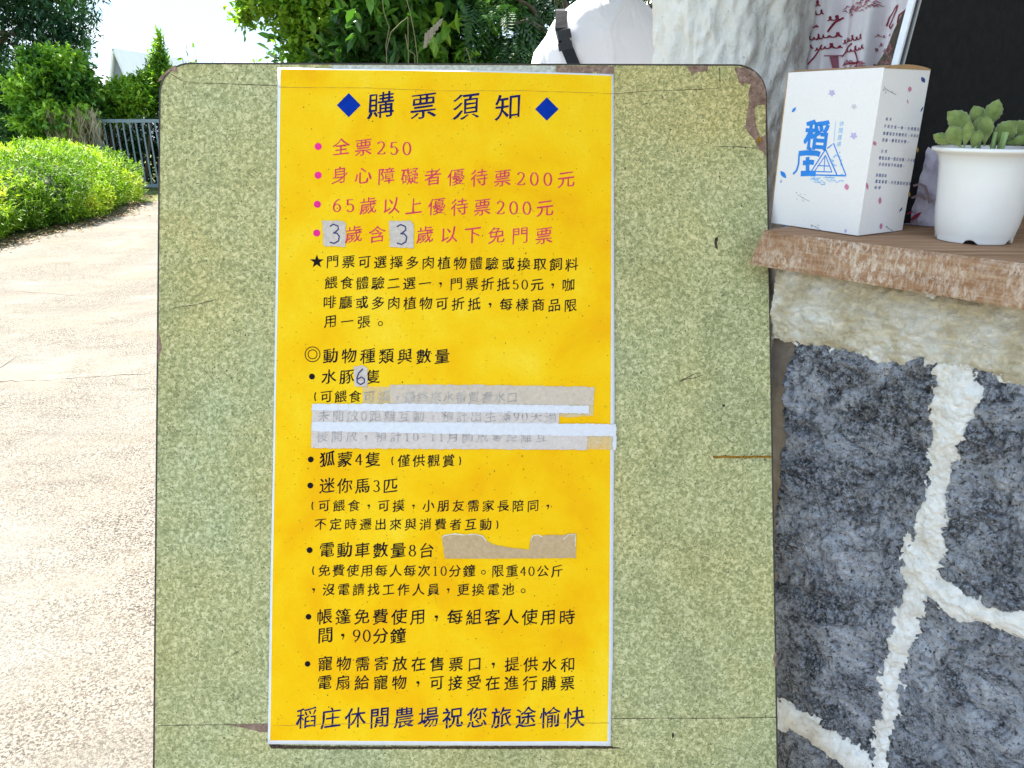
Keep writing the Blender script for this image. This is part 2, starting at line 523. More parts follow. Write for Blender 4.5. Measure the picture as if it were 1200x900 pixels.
# --- people
m = Mat('white_tshirt', 0.85, 0.15)
m.color(m.ramp(m.noise(300, 3, 0.6), [(0.3, (0.82, 0.81, 0.88)), (0.7, (0.87, 0.86, 0.92))]))
m.bump(m.noise(7, 3, 0.5, 1.2, vec=m.coord((1.3, 1, 0.7), (0.3, 0.6, 0))), 0.022, 0.9)
M_SHIRT = m.m
M_STRAP = plain('black_webbing', (0.012, 0.013, 0.02), 0.7)
M_BUCKLE = plain('black_plastic', (0.02, 0.02, 0.025), 0.35)
M_SKIN = plain('skin', (0.48, 0.28, 0.19), 0.5, 0.06)
M_HAIR = plain('black_hair', (0.015, 0.012, 0.011), 0.4)
M_TROUSER = plain('dark_trousers', (0.03, 0.035, 0.05), 0.85)
M_SHOE = plain('grey_shoes', (0.15, 0.15, 0.16), 0.7)
# --- garden
M_LEAF_BRIGHT = leafmat('bright_leaves', [(0.0, (0.03, 0.09, 0.010)), (0.45, (0.12, 0.27, 0.02)), (1.0, (0.36, 0.52, 0.045))])
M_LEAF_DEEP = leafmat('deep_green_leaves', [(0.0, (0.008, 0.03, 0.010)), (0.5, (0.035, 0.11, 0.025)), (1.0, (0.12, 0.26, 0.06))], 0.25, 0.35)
M_LEAF_MID = leafmat('mid_green_leaves', [(0.0, (0.012, 0.04, 0.010)), (0.45, (0.07, 0.19, 0.025)), (0.8, (0.24, 0.44, 0.05)), (1.0, (0.42, 0.62, 0.07))], 0.3, 0.35)
M_LEAF_CON = leafmat('conifer_sprays', [(0.0, (0.010, 0.035, 0.018)), (0.45, (0.04, 0.12, 0.05)), (1.0, (0.16, 0.34, 0.08))], 0.15, 0.6)
M_LEAF_HEDGE = leafmat('hedge_blades', [(0.0, (0.045, 0.13, 0.008)), (0.4, (0.18, 0.33, 0.015)), (0.8, (0.43, 0.57, 0.03)), (1.0, (0.50, 0.43, 0.11))], 0.35, 0.6)
M_LEAF_DRY = leafmat('dry_stalks', [(0.0, (0.20, 0.15, 0.08)), (1.0, (0.50, 0.44, 0.32))], 0.2, 0.8)
M_CORE = plain('hedge_core_shade', (0.02, 0.03, 0.012), 0.9)
M_BARK = plain('bark', (0.12, 0.085, 0.06), 0.9, 0.35, 20, bump=0.01)
M_GATE = plain('galvanised_paint', (0.20, 0.26, 0.29), 0.5, 0.1)
M_ROOFW = plain('white_roof_sheet', (0.76, 0.74, 0.75), 0.7, 0.04, 3)
M_ROOFG = plain('grey_gable_sheet', (0.24, 0.25, 0.30), 0.7, 0.05, 3)
M_EAVE = plain('painted_eave', (0.42, 0.40, 0.37), 0.8)

# ------------------------------------------------------------------ lettering
_FREF = None
_gc = {}
def _raw(ch):
    c = bpy.data.curves.new('g', 'FONT'); c.body = ch; c.resolution_u = 3
    o = bpy.data.objects.new('g', c); COL.objects.link(o)
    o_m = o.evaluated_get(bpy.context.evaluated_depsgraph_get()).to_mesh()
    V = np.array([(v.co.x, v.co.y) for v in o_m.vertices]).reshape(-1, 2)
    F = [tuple(p.vertices) for p in o_m.polygons]
    o.to_mesh_clear()
    bpy.data.objects.remove(o); bpy.data.curves.remove(c)
    return V, F

def glyph(ch, brush=True, off=0.0):
    """outline of one character centred on its own square, one em = 1"""
    global _FREF
    if _FREF is None:
        V, _ = _raw('國')
        V2, _ = _raw('國國')
        _FREF = ((V[:, 0].min() + V[:, 0].max()) / 2, (V[:, 1].min() + V[:, 1].max()) / 2, V2[:, 0].max() - V[:, 0].max())
    key = (ch, brush, off)
    if key in _gc: return _gc[key]
    V, F = _raw(ch)
    V = (V - np.array(_FREF[:2])) / _FREF[2]
    if (brush or off) and len(V):
        # brush-like strokes: thin level strokes, swelling ends, lines rising to the right
        cnt = {}
        for fi, f in enumerate(F):
            for a, b in zip(f, f[1:] + f[:1]):
                k = (min(a, b), max(a, b)); cnt.setdefault(k, []).append(fi)
        nrm = np.zeros_like(V)
        for (a, b), fs in cnt.items():
            if len(fs) == 1:
                e = V[b] - V[a]; L = np.hypot(*e)
                if L < 1e-9: continue
                n = np.array((e[1], -e[0])) / L
                cen = V[list(F[fs[0]])].mean(0)
                if np.dot(n, (V[a] + V[b]) / 2 - cen) < 0: n = -n
                nrm[a] += n; nrm[b] += n
        L = np.hypot(nrm[:, 0], nrm[:, 1]); L[L < 1e-9] = 1
        nrm /= L[:, None]
        if not brush:
            V = V + nrm * off
            _gc[key] = (V, F)
            return _gc[key]
        sw = fbm(V[:, 0] + ord(ch) % 97, V[:, 1], 5.0, 2, ord(ch) % 13)
        amt = -0.013 * np.abs(nrm[:, 1]) + 0.004 + off + 0.034 * sw
        V = V + nrm * amt[:, None]
        V = np.stack([V[:, 0] * 0.96 + 0.03 * V[:, 1], V[:, 1] * 0.96 + 0.075 * V[:, 0] + 0.02 * np.sin(V[:, 0] * 4)], 1)
    _gc[key] = (V, F)
    return _gc[key]

def arc(cx, cy, rx, ry, a0, a1, n=12):
    return [(cx + rx * math.cos(math.radians(a0 + (a1 - a0) * i / n)), cy + ry * math.sin(math.radians(a0 + (a1 - a0) * i / n))) for i in range(n + 1)]
DIG = {   # strokes of light serif numerals, box 0.5 wide and 0.72 high around the origin
 '0': [arc(0, 0, .19, .34, 90, 450, 24)],
 '1': [[(-.11, .26), (-.02, .33), (0, .34)], [(0, .34), (0, -.34)], [(-.12, -.345), (.12, -.345)]],
 '2': [arc(0, .17, .17, .17, 165, -20, 12) + [(.05, -.08), (-.19, -.33)], [(-.19, -.325), (.10, -.325), (.19, -.30), (.20, -.22)]],
 '3': [arc(-.01, .18, .15, .16, 150, -90, 12), arc(-.01, -.16, .18, .18, 90, -150, 14)],
 '4': [[(.08, .34), (-.21, -.12)], [(-.21, -.12), (.22, -.12)], [(.08, .34), (.08, -.34)]],
 '5': [[(.16, .32), (-.12, .32)], [(-.12, .32), (-.15, .02)], arc(-.01, -.13, .18, .21, 130, -150, 14)],
 '6': [[(.15, .33), (0, .27), (-.13, .1), (-.18, -.1)] + arc(0, -.14, .18, .20, 190, 540, 20)],
 '8': [arc(0, .18, .14, .155, -90, 270, 18), arc(0, -.16, .18, .18, 90, 450, 20)],
 '9': [[(-.13, -.33), (.02, -.26), (.13, -.08), (.18, .1)] + arc(0, .14, .18, .20, 10, 360, 20)],
 '(': [arc(.42, 0, .34, .50, 140, 220, 10)], ')': [arc(-.42, 0, .34, .50, 40, -40, 10)],
 '-': [[(-.14, 0), (.14, 0)]],
}
def ribbon(pts, width, z0=0.0):
    """flat stroke: points 2D, width a number or a function of the direction; returns V (x, y, z), F"""
    P = [np.array(p, dtype=float) for p in pts]
    V = []; F = []
    n = len(P)
    for i in range(n):
        t = P[min(i + 1, n - 1)] - P[max(i - 1, 0)]
        L = np.hypot(*t) or 1
        t = t / L; nn = np.array((-t[1], t[0]))
        wv = width(t, i / max(1, n - 1)) if callable(width) else width
        for s_ in (1, -1):
            q = P[i] + nn * (wv / 2 * s_)
            V.append((q[0], q[1], z0 + i * 1e-6))
    for i in range(n - 1):
        F.append((2 * i, 2 * i + 1, 2 * i + 3, 2 * i + 2))
    return V, F
def digit(ch):
    V = []; F = []
    for k, st in enumerate(DIG[ch]):
        v, f = ribbon(st, lambda t, s: 0.042 + 0.055 * abs(t[1]) ** 1.5, k * 2e-5)
        f = [tuple(i + len(V) for i in q) for q in f]
        V += v; F += f
    return V, F

class Ink:
    """flat print collected in a frame's own plane, following the paper's height"""
    def __init__(s, fr, h=0.0003, hf=None):
        s.fr = fr; s.h = h; s.hf = hf; s.v = []; s.f = []
    def put(s, V, F):
        n = len(s.v)
        for p in V:
            hh = s.h + (s.hf(p[0], p[1]) if s.hf else 0) + (p[2] if len(p) > 2 else 0)
            s.v.append(s.fr.to(p[0], p[1], hh))
        s.f += [tuple(i + n for i in q) for q in F]
    def char(s, ch, u, v, size, brush=True, off=0.0, sx=1.0, slant=0.0):
        if ch in DIG:
            V, F = digit(ch)
            k = size * 0.98
            s.put([(u + x * k * sx, v + y * k, z) for x, y, z in V], F)
        else:
            V, F = glyph(ch, brush, off)
            s.put([(u + x * size * sx, v + (y + slant * x) * size) for x, y in V], F)
    def line(s, text, p0, p1, size_px, brush=True, off=0.0, sx=1.0, slant=0.0):
        a = s.fr.px(*p0); b = s.fr.px(*p1)
        a2 = s.fr.px(p0[0], p0[1] - 10)
        k = math.hypot(a2[0] - a[0], a2[1] - a[1]) / 10
        adv = [0.58 if (c in DIG and c not in '()') else (0.75 if c in '()' else 1.0) for c in text]
        pos = [0.0]
        for i in range(1, len(text)): pos.append(pos[-1] + adv[i - 1] / 2 + adv[i] / 2)
        L = pos[-1] or 1
        for c, q in zip(text, pos):
            t = q / L
            u = a[0] + (b[0] - a[0]) * t; v = a[1] + (b[1] - a[1]) * t
            if c == ' ': continue
            if c in '，。':          # small marks drawn by hand at mid height, as in this typeface
                r = size_px * k * 0.10
                if c == '，':
                    s.put([(u - r, v + r), (u + r * .8, v + r * 1.1), (u + r, v), (u, v - 2.6 * r), (u - .4 * r, v - 2.4 * r), (u + .1 * r, v - .6 * r), (u - r, v - .2 * r)], [(6, 5, 4, 3, 2, 1, 0)])
                else:
                    V, F = ribbon(arc(u, v - size_px * k * .08, r * 1.5, r * 1.5, 0, 360, 12), r * .6)
                    s.put(V, F)
                continue
            s.char(c, u, v, size_px * k, brush, off, sx, slant)
    def dot(s, p, r_px, n=14):
        u, v = s.fr.px(*p); a = s.fr.px(p[0] + r_px, p[1]); r = abs(a[0] - u)
        s.put([(u + r * math.cos(2 * math.pi * i / n), v + r * math.sin(2 * math.pi * i / n)) for i in range(n)], [tuple(range(n))])
    def poly(s, pts):
        s.put([s.fr.px(*p) for p in pts], [tuple(range(len(pts)))])
    def stroke(s, pts, w_px):
        uv = [s.fr.px(*p) for p in pts]
        a = s.fr.px(pts[0][0] + 1, pts[0][1]); k = math.hypot(a[0] - uv[0][0], a[1] - uv[0][1])
        wf = (lambda t, q: w_px(q) * k) if callable(w_px) else w_px * k
        V, F = ribbon(uv, wf)
        s.put(V, F)
    def build(s, name, mat, parent):
        return obj(name, s.v, s.f, mat, parent)

# ------------------------------------------------------------------ the ground
def sheet(name, x0, x1, y0, y1, z, mat, kind='structure'):
    o = obj(name, [(x0, y0, z), (x1, y0, z), (x1, y1, z), (x0, y1, z)], [(0, 1, 2, 3)], mat)
    o['kind'] = kind
    return o
sheet('ground', -300, 300, -300, 300, 0.0, M_SOIL)
xs = []
edge = []
for i in range(60):
    Y = -6 + i * 0.34
    edge.append((-5.05 + 0.10 * math.sin(Y * 1.7) + 0.08 * math.sin(Y * 4.1) - max(0, Y - 9.5) * 0.10, Y))
pv = [(x, y, 0.004) for x, y in edge] + [(9.0, 14.06, 0.004), (9.0, -6, 0.004)]
path = obj('path', pv, [tuple(range(len(pv)))[::-1]], M_PATH); path['kind'] = 'structure'
# hair cracks in the concrete
cb = []; cf = []
for pts in ([(-5, 340), (110, 348), (160, 344), (182, 340)], [(-4, 448), (60, 446), (120, 442), (182, 438)], [(0, 432), (12, 424), (20, 418)]):
    W = [on_z(x, y, 0.0) for x, y in pts]
    fine = []
    for a, b in zip(W, W[1:]):
        for k in range(8):
            q = a.lerp(b, k / 8); fine.append((q.x, q.y + R.uniform(-.012, .012)))
    v, f = ribbon(fine, lambda t, s: R.uniform(.002, .009))
    n = len(cb); cb += [(x, y, 0.007) for x, y, _ in v]; cf += [tuple(i + n for i in q) for q in f]
tagc = obj('crack', cb, cf, plain('crack_dirt', (0.16, 0.14, 0.12), 0.9), path); tagc['kind'] = 'stuff'

# ------------------------------------------------------------------ notice board (leans back 21 degrees)
LEAN = math.radians(21.1)
BD = 1.125
B = Frame((0, BD * CP, CAM_Z - BD * SP), (1, 0, 0), (0, math.sin(LEAN), math.cos(LEAN)))
vb = -(B.O.z - 0.012) / math.cos(LEAN)                      # the board's foot on the path
uL = B.px(183, 500)[0]
uRt = B.px(899, 110)[0]; uRb = B.px(912, 900)[0]
vRt = B.px(899, 110)[1]; vRb = B.px(912, 900)[1]
def uR(v): return uRt + (uRb - uRt) * (v - vRt) / (vRb - vRt)
vT = B.px(540, 73.5)[1]
def board_outline(ins=0.0, rad=0.047):
    top = vT - ins; L = uL + ins
    r = rad - ins
    P = [(L, vb)]
    P += [(L + r + r * math.cos(math.radians(a)), top - r + r * math.sin(math.radians(a))) for a in range(180, 89, -9)]
    Rr = uR(top) - ins
    P += [(Rr - r + r * math.cos(math.radians(a)), top - r + r * math.sin(math.radians(a)) - 0.0025) for a in range(90, -1, -9)]
    P += [(uR(vb) - ins, vb)]
    return P
board = empty('notice_board', B.to(0, vb), 'green marbled laminate board with rounded corners leaning back behind the yellow notice', 'notice board')
V, F = prism(B, board_outline(0.0022), -0.018, 0.0)
obj('panel', V, F, M_LAM, board)
# dark edging strip wrapped round the rim
o1 = board_outline(0.0); o2 = board_outline(0.0022)
V = []; F = []
for (a, b) in zip(o1, o2):
    V += [B.to(a[0], a[1], -0.019), B.to(a[0], a[1], 0.0006), B.to(b[0], b[1], 0.0006), B.to(b[0], b[1], -0.019)]
for i in range(len(o1) - 1):
    for k in range(4):
        k2 = (k + 1) % 4
        F.append((4 * i + k, 4 * i + k2, 4 * (i + 1) + k2, 4 * (i + 1) + k))
obj('edge_band', V, F, M_EDGE, board)
# rear prop legs so that the board stands
for u in (-0.38, 0.22):
    mb = MB(); a = B.to(u, 0.10, -0.03); b = Vector((a.x, a.y + 0.30, 0.01))
    mb.box((a + b) / 2, (0.014, 0.014, (a - b).length / 2), (Vector((1, 0, 0)), Vector((1, 0, 0)).cross((a - b).normalized()), (a - b).normalized()))
    mb.build('prop_leg', M_EDGE, board)

def patch(name, pts, mat, h0=0.0003, h1=0.0008, parent=None, fr=B, jag=0.0):
    uv = fr.pxs(pts)
    if jag:
        out = []
        for a, b in zip(uv, uv[1:] + uv[:1]):
            L = math.hypot(b[0] - a[0], b[1] - a[1]); n = max(1, int(L / 0.003))
            for k in range(n):
                j = jag if k else 0
                out.append((a[0] + (b[0] - a[0]) * k / n + R.uniform(-j, j), a[1] + (b[1] - a[1]) * k / n + R.uniform(-j, j)))
        uv = out
    V, F = prism(fr, uv, h0, h1)
    return obj(name, V, F, mat, parent)
# places where the laminate has chipped off
patch('chip', [(861, 79), (866, 96), (871, 101), (872, 97.5), (880, 98.5), (877, 108), (877.5, 122), (873, 150), (877, 156), (884.5, 164.5), (888, 175), (893, 177), (897.5, 184), (897.6, 106), (892, 93), (884, 84), (873, 79.5)], M_BARE, parent=board, jag=0.0006)
patch('laminate_scrap', [(884.5, 127), (888, 124), (896.7, 123), (896.7, 158), (891, 161), (887, 150), (885, 139)], M_LAM, 0.0009, 0.0016, board, jag=0.0004)
patch('laminate_scrap', [(886, 128 + 36), (890, 160), (893, 163), (888, 170)], M_RUST, 0.0009, 0.0013, board, jag=0.0004)
patch('chip', [(804, 77.5), (830, 77.5), (828.5, 84), (818, 84), (811, 87.5), (807.5, 82)], M_BARE, parent=board, jag=0.0006)
patch('chip', [(652, 77.4), (720, 77.6), (719.5, 87.4), (700, 86.6), (698, 84), (692, 86), (652, 85.4)], M_BARE, parent=board, jag=0.0005)
patch('chip', [(184.4, 96.5), (188, 90.5), (194, 84.5), (200, 79.5), (206, 76.6), (209, 85.5), (201, 82.7), (196.7, 85.5), (189, 94)], M_BARE, parent=board, jag=0.0004)
patch('chip', [(185, 385), (187.5, 395), (190, 408), (187, 415), (185, 425)], M_BARE, parent=board, jag=0.0005)
patch('chip', [(907.5, 765), (906, 772), (908, 781), (909.6, 782), (909.4, 764)], M_BARE, parent=board, jag=0.0003)
patch('shading_wedge', [(266, 849), (290, 848.2), (316, 847.6), (316, 858), (303, 857), (288, 853)], M_BARE, parent=board, jag=0.0004)  # brown tape chip with its dark shading put into the colour
patch('shading_wedge', [(312, 866), (330, 873), (400, 874.5), (520, 874.5), (640, 874), (717, 874.5), (730, 877), (640, 877.5), (500, 877.5), (390, 878), (318, 877)], M_GRIME_SHADE, 0.0003, 0.0006, board, jag=0.0005)  # dark strip paints the notice's shadow below its lower edge
patch('tape_residue', [(388, 76.5), (470, 76.8), (560, 77), (651, 77.4), (650, 85.2), (560, 83.6), (470, 81.6), (390, 80.2)], M_RESIDUE, parent=board, jag=0.0004)
patch('rust_stain', [(835, 534.3), (850, 533.6), (870, 534.4), (888, 533.6), (904, 534.2), (905, 536.8), (884, 536.4), (866, 537.4), (848, 536.4), (836, 537.2)], M_RUST, 0.0002, 0.0004, board, jag=0.0005)
for _ in range(16):
    x = R.uniform(838, 903); y = 535.5 + R.choice((-1, 1)) * R.uniform(0.5, 4); r = R.uniform(.4, 1.1)
    patch('rust_speck', [(x - r, y), (x, y - r), (x + r, y), (x, y + r)], M_GRIME_SHADE, 0.0004, 0.0007, board)
patch('scuff_mark', [(841, 277), (838, 279), (837, 284), (838, 290), (841, 293), (841, 290), (840, 285), (841.5, 281)], M_GRIME_SHADE, 0.0002, 0.0006, board, jag=0.0003)
patch('scuff_mark', [(846, 474), (849, 473.5), (850, 476), (847.5, 477)], M_GRIME_SHADE, 0.0002, 0.0006, board)
patch('scuff_mark', [(787, 860), (789, 858), (790, 862), (788, 866)], M_GRIME_SHADE, 0.0002, 0.0006, board)
ik = Ink(B, 0.0004)
ik.stroke([(796, 447), (806, 442), (815, 437.5), (821, 437), (822, 440), (814, 443), (804, 444), (798, 447)], 0.7)
ik.build('scratch_loop', M_GRIME_SHADE, board)
# grimy edges of the clear tape strips
def wander(pts, step=6, amp=0.25):
    out = []
    for a, b in zip(pts, pts[1:]):
        L = math.hypot(b[0] - a[0], b[1] - a[1]); n = max(1, int(L / step))
        for k in range(n):
            out.append((a[0] + (b[0] - a[0]) * k / n, a[1] + (b[1] - a[1]) * k / n + R.uniform(-amp, amp)))
    return out + [pts[-1]]
ik = Ink(B, 0.0004)
for pts in ([(198, 85), (213, 94.5), (225, 97), (326, 100.5)], [(720, 110), (760, 107), (800, 105.5), (834, 104), (844, 103)], [(844, 103), (843, 79)],
            [(185, 850), (240, 849.5), (315, 848.5)], [(716, 842), (790, 841.5), (850, 841.5), (911, 840.5)], [(839, 172), (862, 171.5), (888, 174)],
            [(203, 361), (230, 357), (250, 352)]):
    ik.stroke(wander(pts), lambda q: R.uniform(0.25, 0.9))
ik.build('tape_edge_line', M_GRIME_SHADE, board)
ik = Ink(B, 0.00035)
for _ in range(34):
    x = R.choice((R.uniform(190, 312), R.uniform(728, 898))); y = R.uniform(120, 890); L_ = R.uniform(4, 26); a_ = R.uniform(-.9, .9)
    ik.stroke(wander([(x, y), (x + L_ * math.cos(a_), y + L_ * math.sin(a_))], 4, .5), lambda q: R.uniform(.12, .4))
o = ik.build('fine_scratch', M_GRIME_SHADE, board); o['kind'] = 'stuff'
ik = Ink(B, 0.0004)
for _ in range(120):
    x = R.choice((R.uniform(188, 312), R.uniform(726, 900))); y = R.uniform(100, 895); r_ = R.uniform(.3, 1.0)
    ik.poly([(x - r_, y), (x, y - r_ * R.uniform(.5, 1.8)), (x + r_, y), (x, y + r_ * R.uniform(.5, 1.8))])
o = ik.build('dirt_speck', M_GRIME_SHADE, board); o['kind'] = 'stuff'

# ------------------------------------------------------------------ the yellow notice
def interp(poly, t):
    """point at fraction t of a polyline given as (t, x, y)"""
    for a, b in zip(poly, poly[1:]):
        if t <= b[0] + 1e-9:
            k = (t - a[0]) / (b[0] - a[0])
            return (a[1] + (b[1] - a[1]) * k, a[2] + (b[2] - a[2]) * k)
    return poly[-1][1:]
PL = [(0, 326, 80), (.25, 324.6, 277), (.5, 321.4, 475), (.75, 317.8, 672), (1, 314.6, 870.5)]
PR = [(0, 719, 87.5), (.25, 719.2, 282), (.5, 720, 480), (.75, 718.6, 676), (.88, 718, 775), (.94, 716, 822), (1, 715.2, 872.6)]
IL = [(0, 329.4, 81.6), (.25, 327.4, 277), (.5, 323.4, 475), (.75, 320.4, 672), (1, 317.6, 866.2)]
IR = [(0, 716.6, 89.4), (.25, 716.0, 282), (.5, 715.4, 480), (.75, 714.4, 676), (.88, 713.6, 775), (1, 711.4, 867.4)]
_uA, _vA = B.px(520, 475)
_uE0 = B.px(320, 475)[0]; _uE1 = B.px(717, 475)[0]; _vE0 = B.px(500, 871)[1]; _vE1 = B.px(500, 84)[1]
def paper_h(u, v):
    """how far the paper stands off the board: taped flat at the top, slightly lifted at the sides and foot"""
    a = float(fbm(np.array([u]), np.array([v]), 6.0, 2, 5)[0])
    e = min(abs(u - _uE0), abs(u - _uE1)); f = abs(v - _vE0)
    lift = 0.0022 * math.exp(-e / 0.02) * (0.5 + 0.5 * math.sin(v * 9 + u * 3)) + 0.0018 * math.exp(-f / 0.02)
    return 0.0014 + 0.0012 * a + lift
_phc = {}
def paper_hc(u, v):          # grid cached, bilinear, so that paper and print share one surface
    g = 0.008
    i = math.floor(u / g); j = math.floor(v / g)
    def c(a, b):
        k = (a, b)
        if k not in _phc: _phc[k] = paper_h(a * g, b * g)
        return _phc[k]
    fu = u / g - i; fv = v / g - j
    return (c(i, j) * (1 - fu) + c(i + 1, j) * fu) * (1 - fv) + (c(i, j + 1) * (1 - fu) + c(i + 1, j + 1) * fu) * fv
def paper_sheet(name, Lp, Rp, h, mat, parent, thick=0.0004, nu=60, nv=110, bow=True):
    V = []; F = []
    for j in range(nv + 1):
        a = interp(Lp, j / nv); b = interp(Rp, j / nv)
        for i in range(nu + 1):
            k = i / nu
            x = a[0] + (b[0] - a[0]) * k; y = a[1] + (b[1] - a[1]) * k
            if bow: y += -1.5 * math.sin(k * math.pi) * (1 - j / nv) + 0.9 * math.sin(k * math.pi) * (j / nv)
            u, v = B.px(x, y)
            V.append(B.to(u, v, h + paper_hc(u, v)))
    for j in range(nv):
        for i in range(nu):
            q = j * (nu + 1) + i
            F.append((q, q + nu + 1, q + nu + 2, q + 1))
    if thick:                   # folded down rim so that the sheet has thickness
        rim = [i for i in range(nu + 1)] + [j * (nu + 1) + nu for j in range(1, nv + 1)] + [nv * (nu + 1) + i for i in range(nu - 1, -1, -1)] + [j * (nu + 1) for j in range(nv - 1, 0, -1)]
        n0 = len(V)
        for r_ in rim: V.append(V[r_] - B.N * thick)
        for k in range(len(rim)):
            k2 = (k + 1) % len(rim)
            F.append((rim[k], rim[k2], n0 + k2, n0 + k))
    return obj(name, V, F, mat, parent, smooth=True)
poster = empty('yellow_notice', B.to(_uA, _vE0, 0.001), 'tall yellow printed notice with white border listing ticket rules in Chinese', 'poster')
paper_sheet('paper', PL, PR, 0.0, M_PAPER, poster)
paper_sheet('printed_ground', IL, IR, 0.00025, M_YEL, poster, thick=0)

PH = 0.0005
def ink(name, mat, fn, h=PH, parent=poster):
    k = Ink(B, h, paper_hc); fn(k)
    return k.build(name, mat, parent)
# heading
ink('lettering', M_NAVY, lambda k: k.line('購票須知', (446.7, 124.3), (595.7, 126.5), 34, off=0.010))
ink('diamond_mark', M_BLUE, lambda k: k.poly([(409, 109.5), (423, 123.8), (409, 138), (395, 123.8)]))
ink('diamond_mark', M_BLUE, lambda k: k.poly([(640.7, 114.5), (654.5, 128.5), (640.7, 142), (627, 128.5)]))
# prices in pink
for text, p0, p1, bul in (('全票250', (400, 173), (477, 174.5), (373.3, 172.2)),
                          ('身心障礙者優待票200元', (398.7, 206), (663.3, 210.8), (373.2, 205.8)),
                          ('65歲以上優待票200元', (395.2, 241), (638.5, 244.6), (372.3, 239.8)),
                          ('歲', (415, 275), (415, 275), (371.6, 273.4)), ('含', (442.3, 275.2), (442.3, 275.2), None),
                          ('歲以下免門票', (498.3, 275.5), (637.3, 277), None)):
    ink('lettering', M_PINK, lambda k: k.line(text, p0, p1, 22, off=0.008))
    if bul: ink('bullet_mark', M_MAG, lambda k: k.dot(bul, 4.2))
def star(k, c, r):
    k.poly([(c[0] + (r if i % 2 == 0 else r * .40) * math.sin(math.pi * i / 5), c[1] - (r if i % 2 == 0 else r * .40) * math.cos(math.pi * i / 5)) for i in range(10)])
ink('star_mark', M_BLACK, lambda k: star(k, (371.7, 306.8), 8.4))
for text, p0, p1, s_ in (('門票可選擇多肉植物體驗或換取飼料', (390, 307), (670, 310.7), 16.4),
                         ('餵食體驗二選一，門票折抵50元，咖', (388.3, 331.7), (666, 334.3), 16.4),
                         ('啡廳或多肉植物可折抵，每樣商品限', (386.7, 354.5), (668.3, 358.3), 16.4),
                         ('用一張。', (387.7, 376.8), (446, 378), 16.4),
                         ('動物種類與數量', (387.7, 417.3), (518.3, 418), 19),
                         ('水豚', (385.7, 441.7), (406.7, 441.7), 18.6), ('隻', (437.3, 441.8), (437.3, 441.8), 18.6),
                         ('(可餵食', (368, 464.8), (416.3, 465), 15.6),
                         ('狐蒙4隻', (383.7, 538.3), (437.3, 538.6), 19.5), ('(僅供觀賞)', (458.3, 540), (541, 540), 15.8),
                         ('迷你馬3匹', (383.7, 569.2), (457.6, 569.6), 19.5),
                         ('(可餵食，可摸，小朋友需家長陪同，', (364.8, 592.6), (642, 592.8), 15.2),
                         ('不定時遷出來與消費者互動)', (376, 614.3), (584.5, 614.6), 15.2),
                         ('電動車數量8台', (383.3, 644.3), (500, 645), 19.5),
                         ('(免費使用每人每次10分鐘。限重40公斤', (365.8, 668.3), (652.7, 669.3), 15.6),
                         ('，沒電請找工作人員，更換電池。', (368, 690.6), (613, 690.8), 15.6),
                         ('帳篷免費使用，每組客人使用時', (380.7, 722.3), (664.3, 723.3), 20),
                         ('間，90分鐘', (381.7, 744), (466.7, 745), 20),
                         ('寵物需寄放在售票口，提供水和', (381.4, 777.4), (665.6, 778.5), 18.6),
                         ('電扇給寵物，可接受在進行購票', (380.7, 799.4), (664.9, 800.5), 18.6)):
    ink('lettering', M_BLACK, lambda k: k.line(text, p0, p1, s_, off=0.016))
ink('lettering', M_NAVY, lambda k: k.line('稻庄休閒農場祝您旅途愉快', (359.8, 840.8), (672.9, 840.5), 26.5, off=0.012))
def rings(k):
    u, v = B.px(366.7, 415.3)
    for r in (0.0112, 0.0068):
        V, F = ribbon(arc(u, v, r, r, 0, 360, 30), 0.0013); k.put(V, F)
ink('ring_mark', M_BLACK, rings)
for p, r in (((366, 441.3), 3.5), ((364.5, 538.3), 3.5), ((364, 568.8), 3.5), ((363.3, 644.3), 3.5), ((362, 722.3), 3.4), ((360.9, 777.4), 3.3)):
    ink('bullet_mark', M_BLACK, lambda k: k.dot(p, r))
# creases and worn lines across the sheet
M_CREASE = plain('crease_line', (0.55, 0.30, 0.01), 0.6)
def creases(k):
    for pts in ([(327, 103), (430, 103.5), (520, 107), (620, 107), (718, 110.5)], [(320, 849.5), (420, 847), (560, 848.5), (713, 846)],
                [(600, 250), (618, 251)], [(618, 238), (626, 249)], [(508, 690), (512, 707)]):
        k.stroke(wander(pts), lambda q: R.uniform(0.2, 0.8))
ink('crease', M_CREASE, creases, PH + 0.0001)
def drops(k):
    for _ in range(150):
        x = R.uniform(332, 708); y = R.uniform(115, 860); r = R.uniform(.35, 0.85)
        if 360 < x < 695 and 450 < y < 528: continue
        k.poly([(x - r, y), (x, y - r * R.uniform(.6, 1.5)), (x + r, y), (x, y + r * R.uniform(.6, 1.8))])
o = ink('dirt_speck', M_GRIME_SHADE, drops, PH + 0.00015); o['kind'] = 'stuff'

# masking tape pasted over three lines, and small patches with handwritten numbers
def strip(name, pts, mat, h, parent=poster, jag=0.0008, label=None):
    uv = B.pxs(pts); out = []
    for a, b in zip(uv, uv[1:] + uv[:1]):
        L = math.hypot(b[0] - a[0], b[1] - a[1]); n = max(1, int(L / 0.003))
        for k in range(n):
            out.append((a[0] + (b[0] - a[0]) * k / n + R.uniform(-jag, jag), a[1] + (b[1] - a[1]) * k / n + R.uniform(-jag, jag)))
    n = len(out)
    cu = sum(p[0] for p in out) / n
    V = [B.to(u, v, h + paper_hc(u, v)) for u, v in out] + [B.to(u, v, h - 0.0003 + paper_hc(u, v)) for u, v in out]
    F = [tuple(range(n))] + [(i, i + n, (i + 1) % n + n, (i + 1) % n) for i in range(n)]
    o = obj(name, V, F, mat, parent)
    if label: o['label'] = label
    return o
strip('masking_tape', [(425, 453), (459, 453.5), (459, 474), (425, 474)], M_TAPE_T, PH + 0.0003, label='worn see-through end of tape')
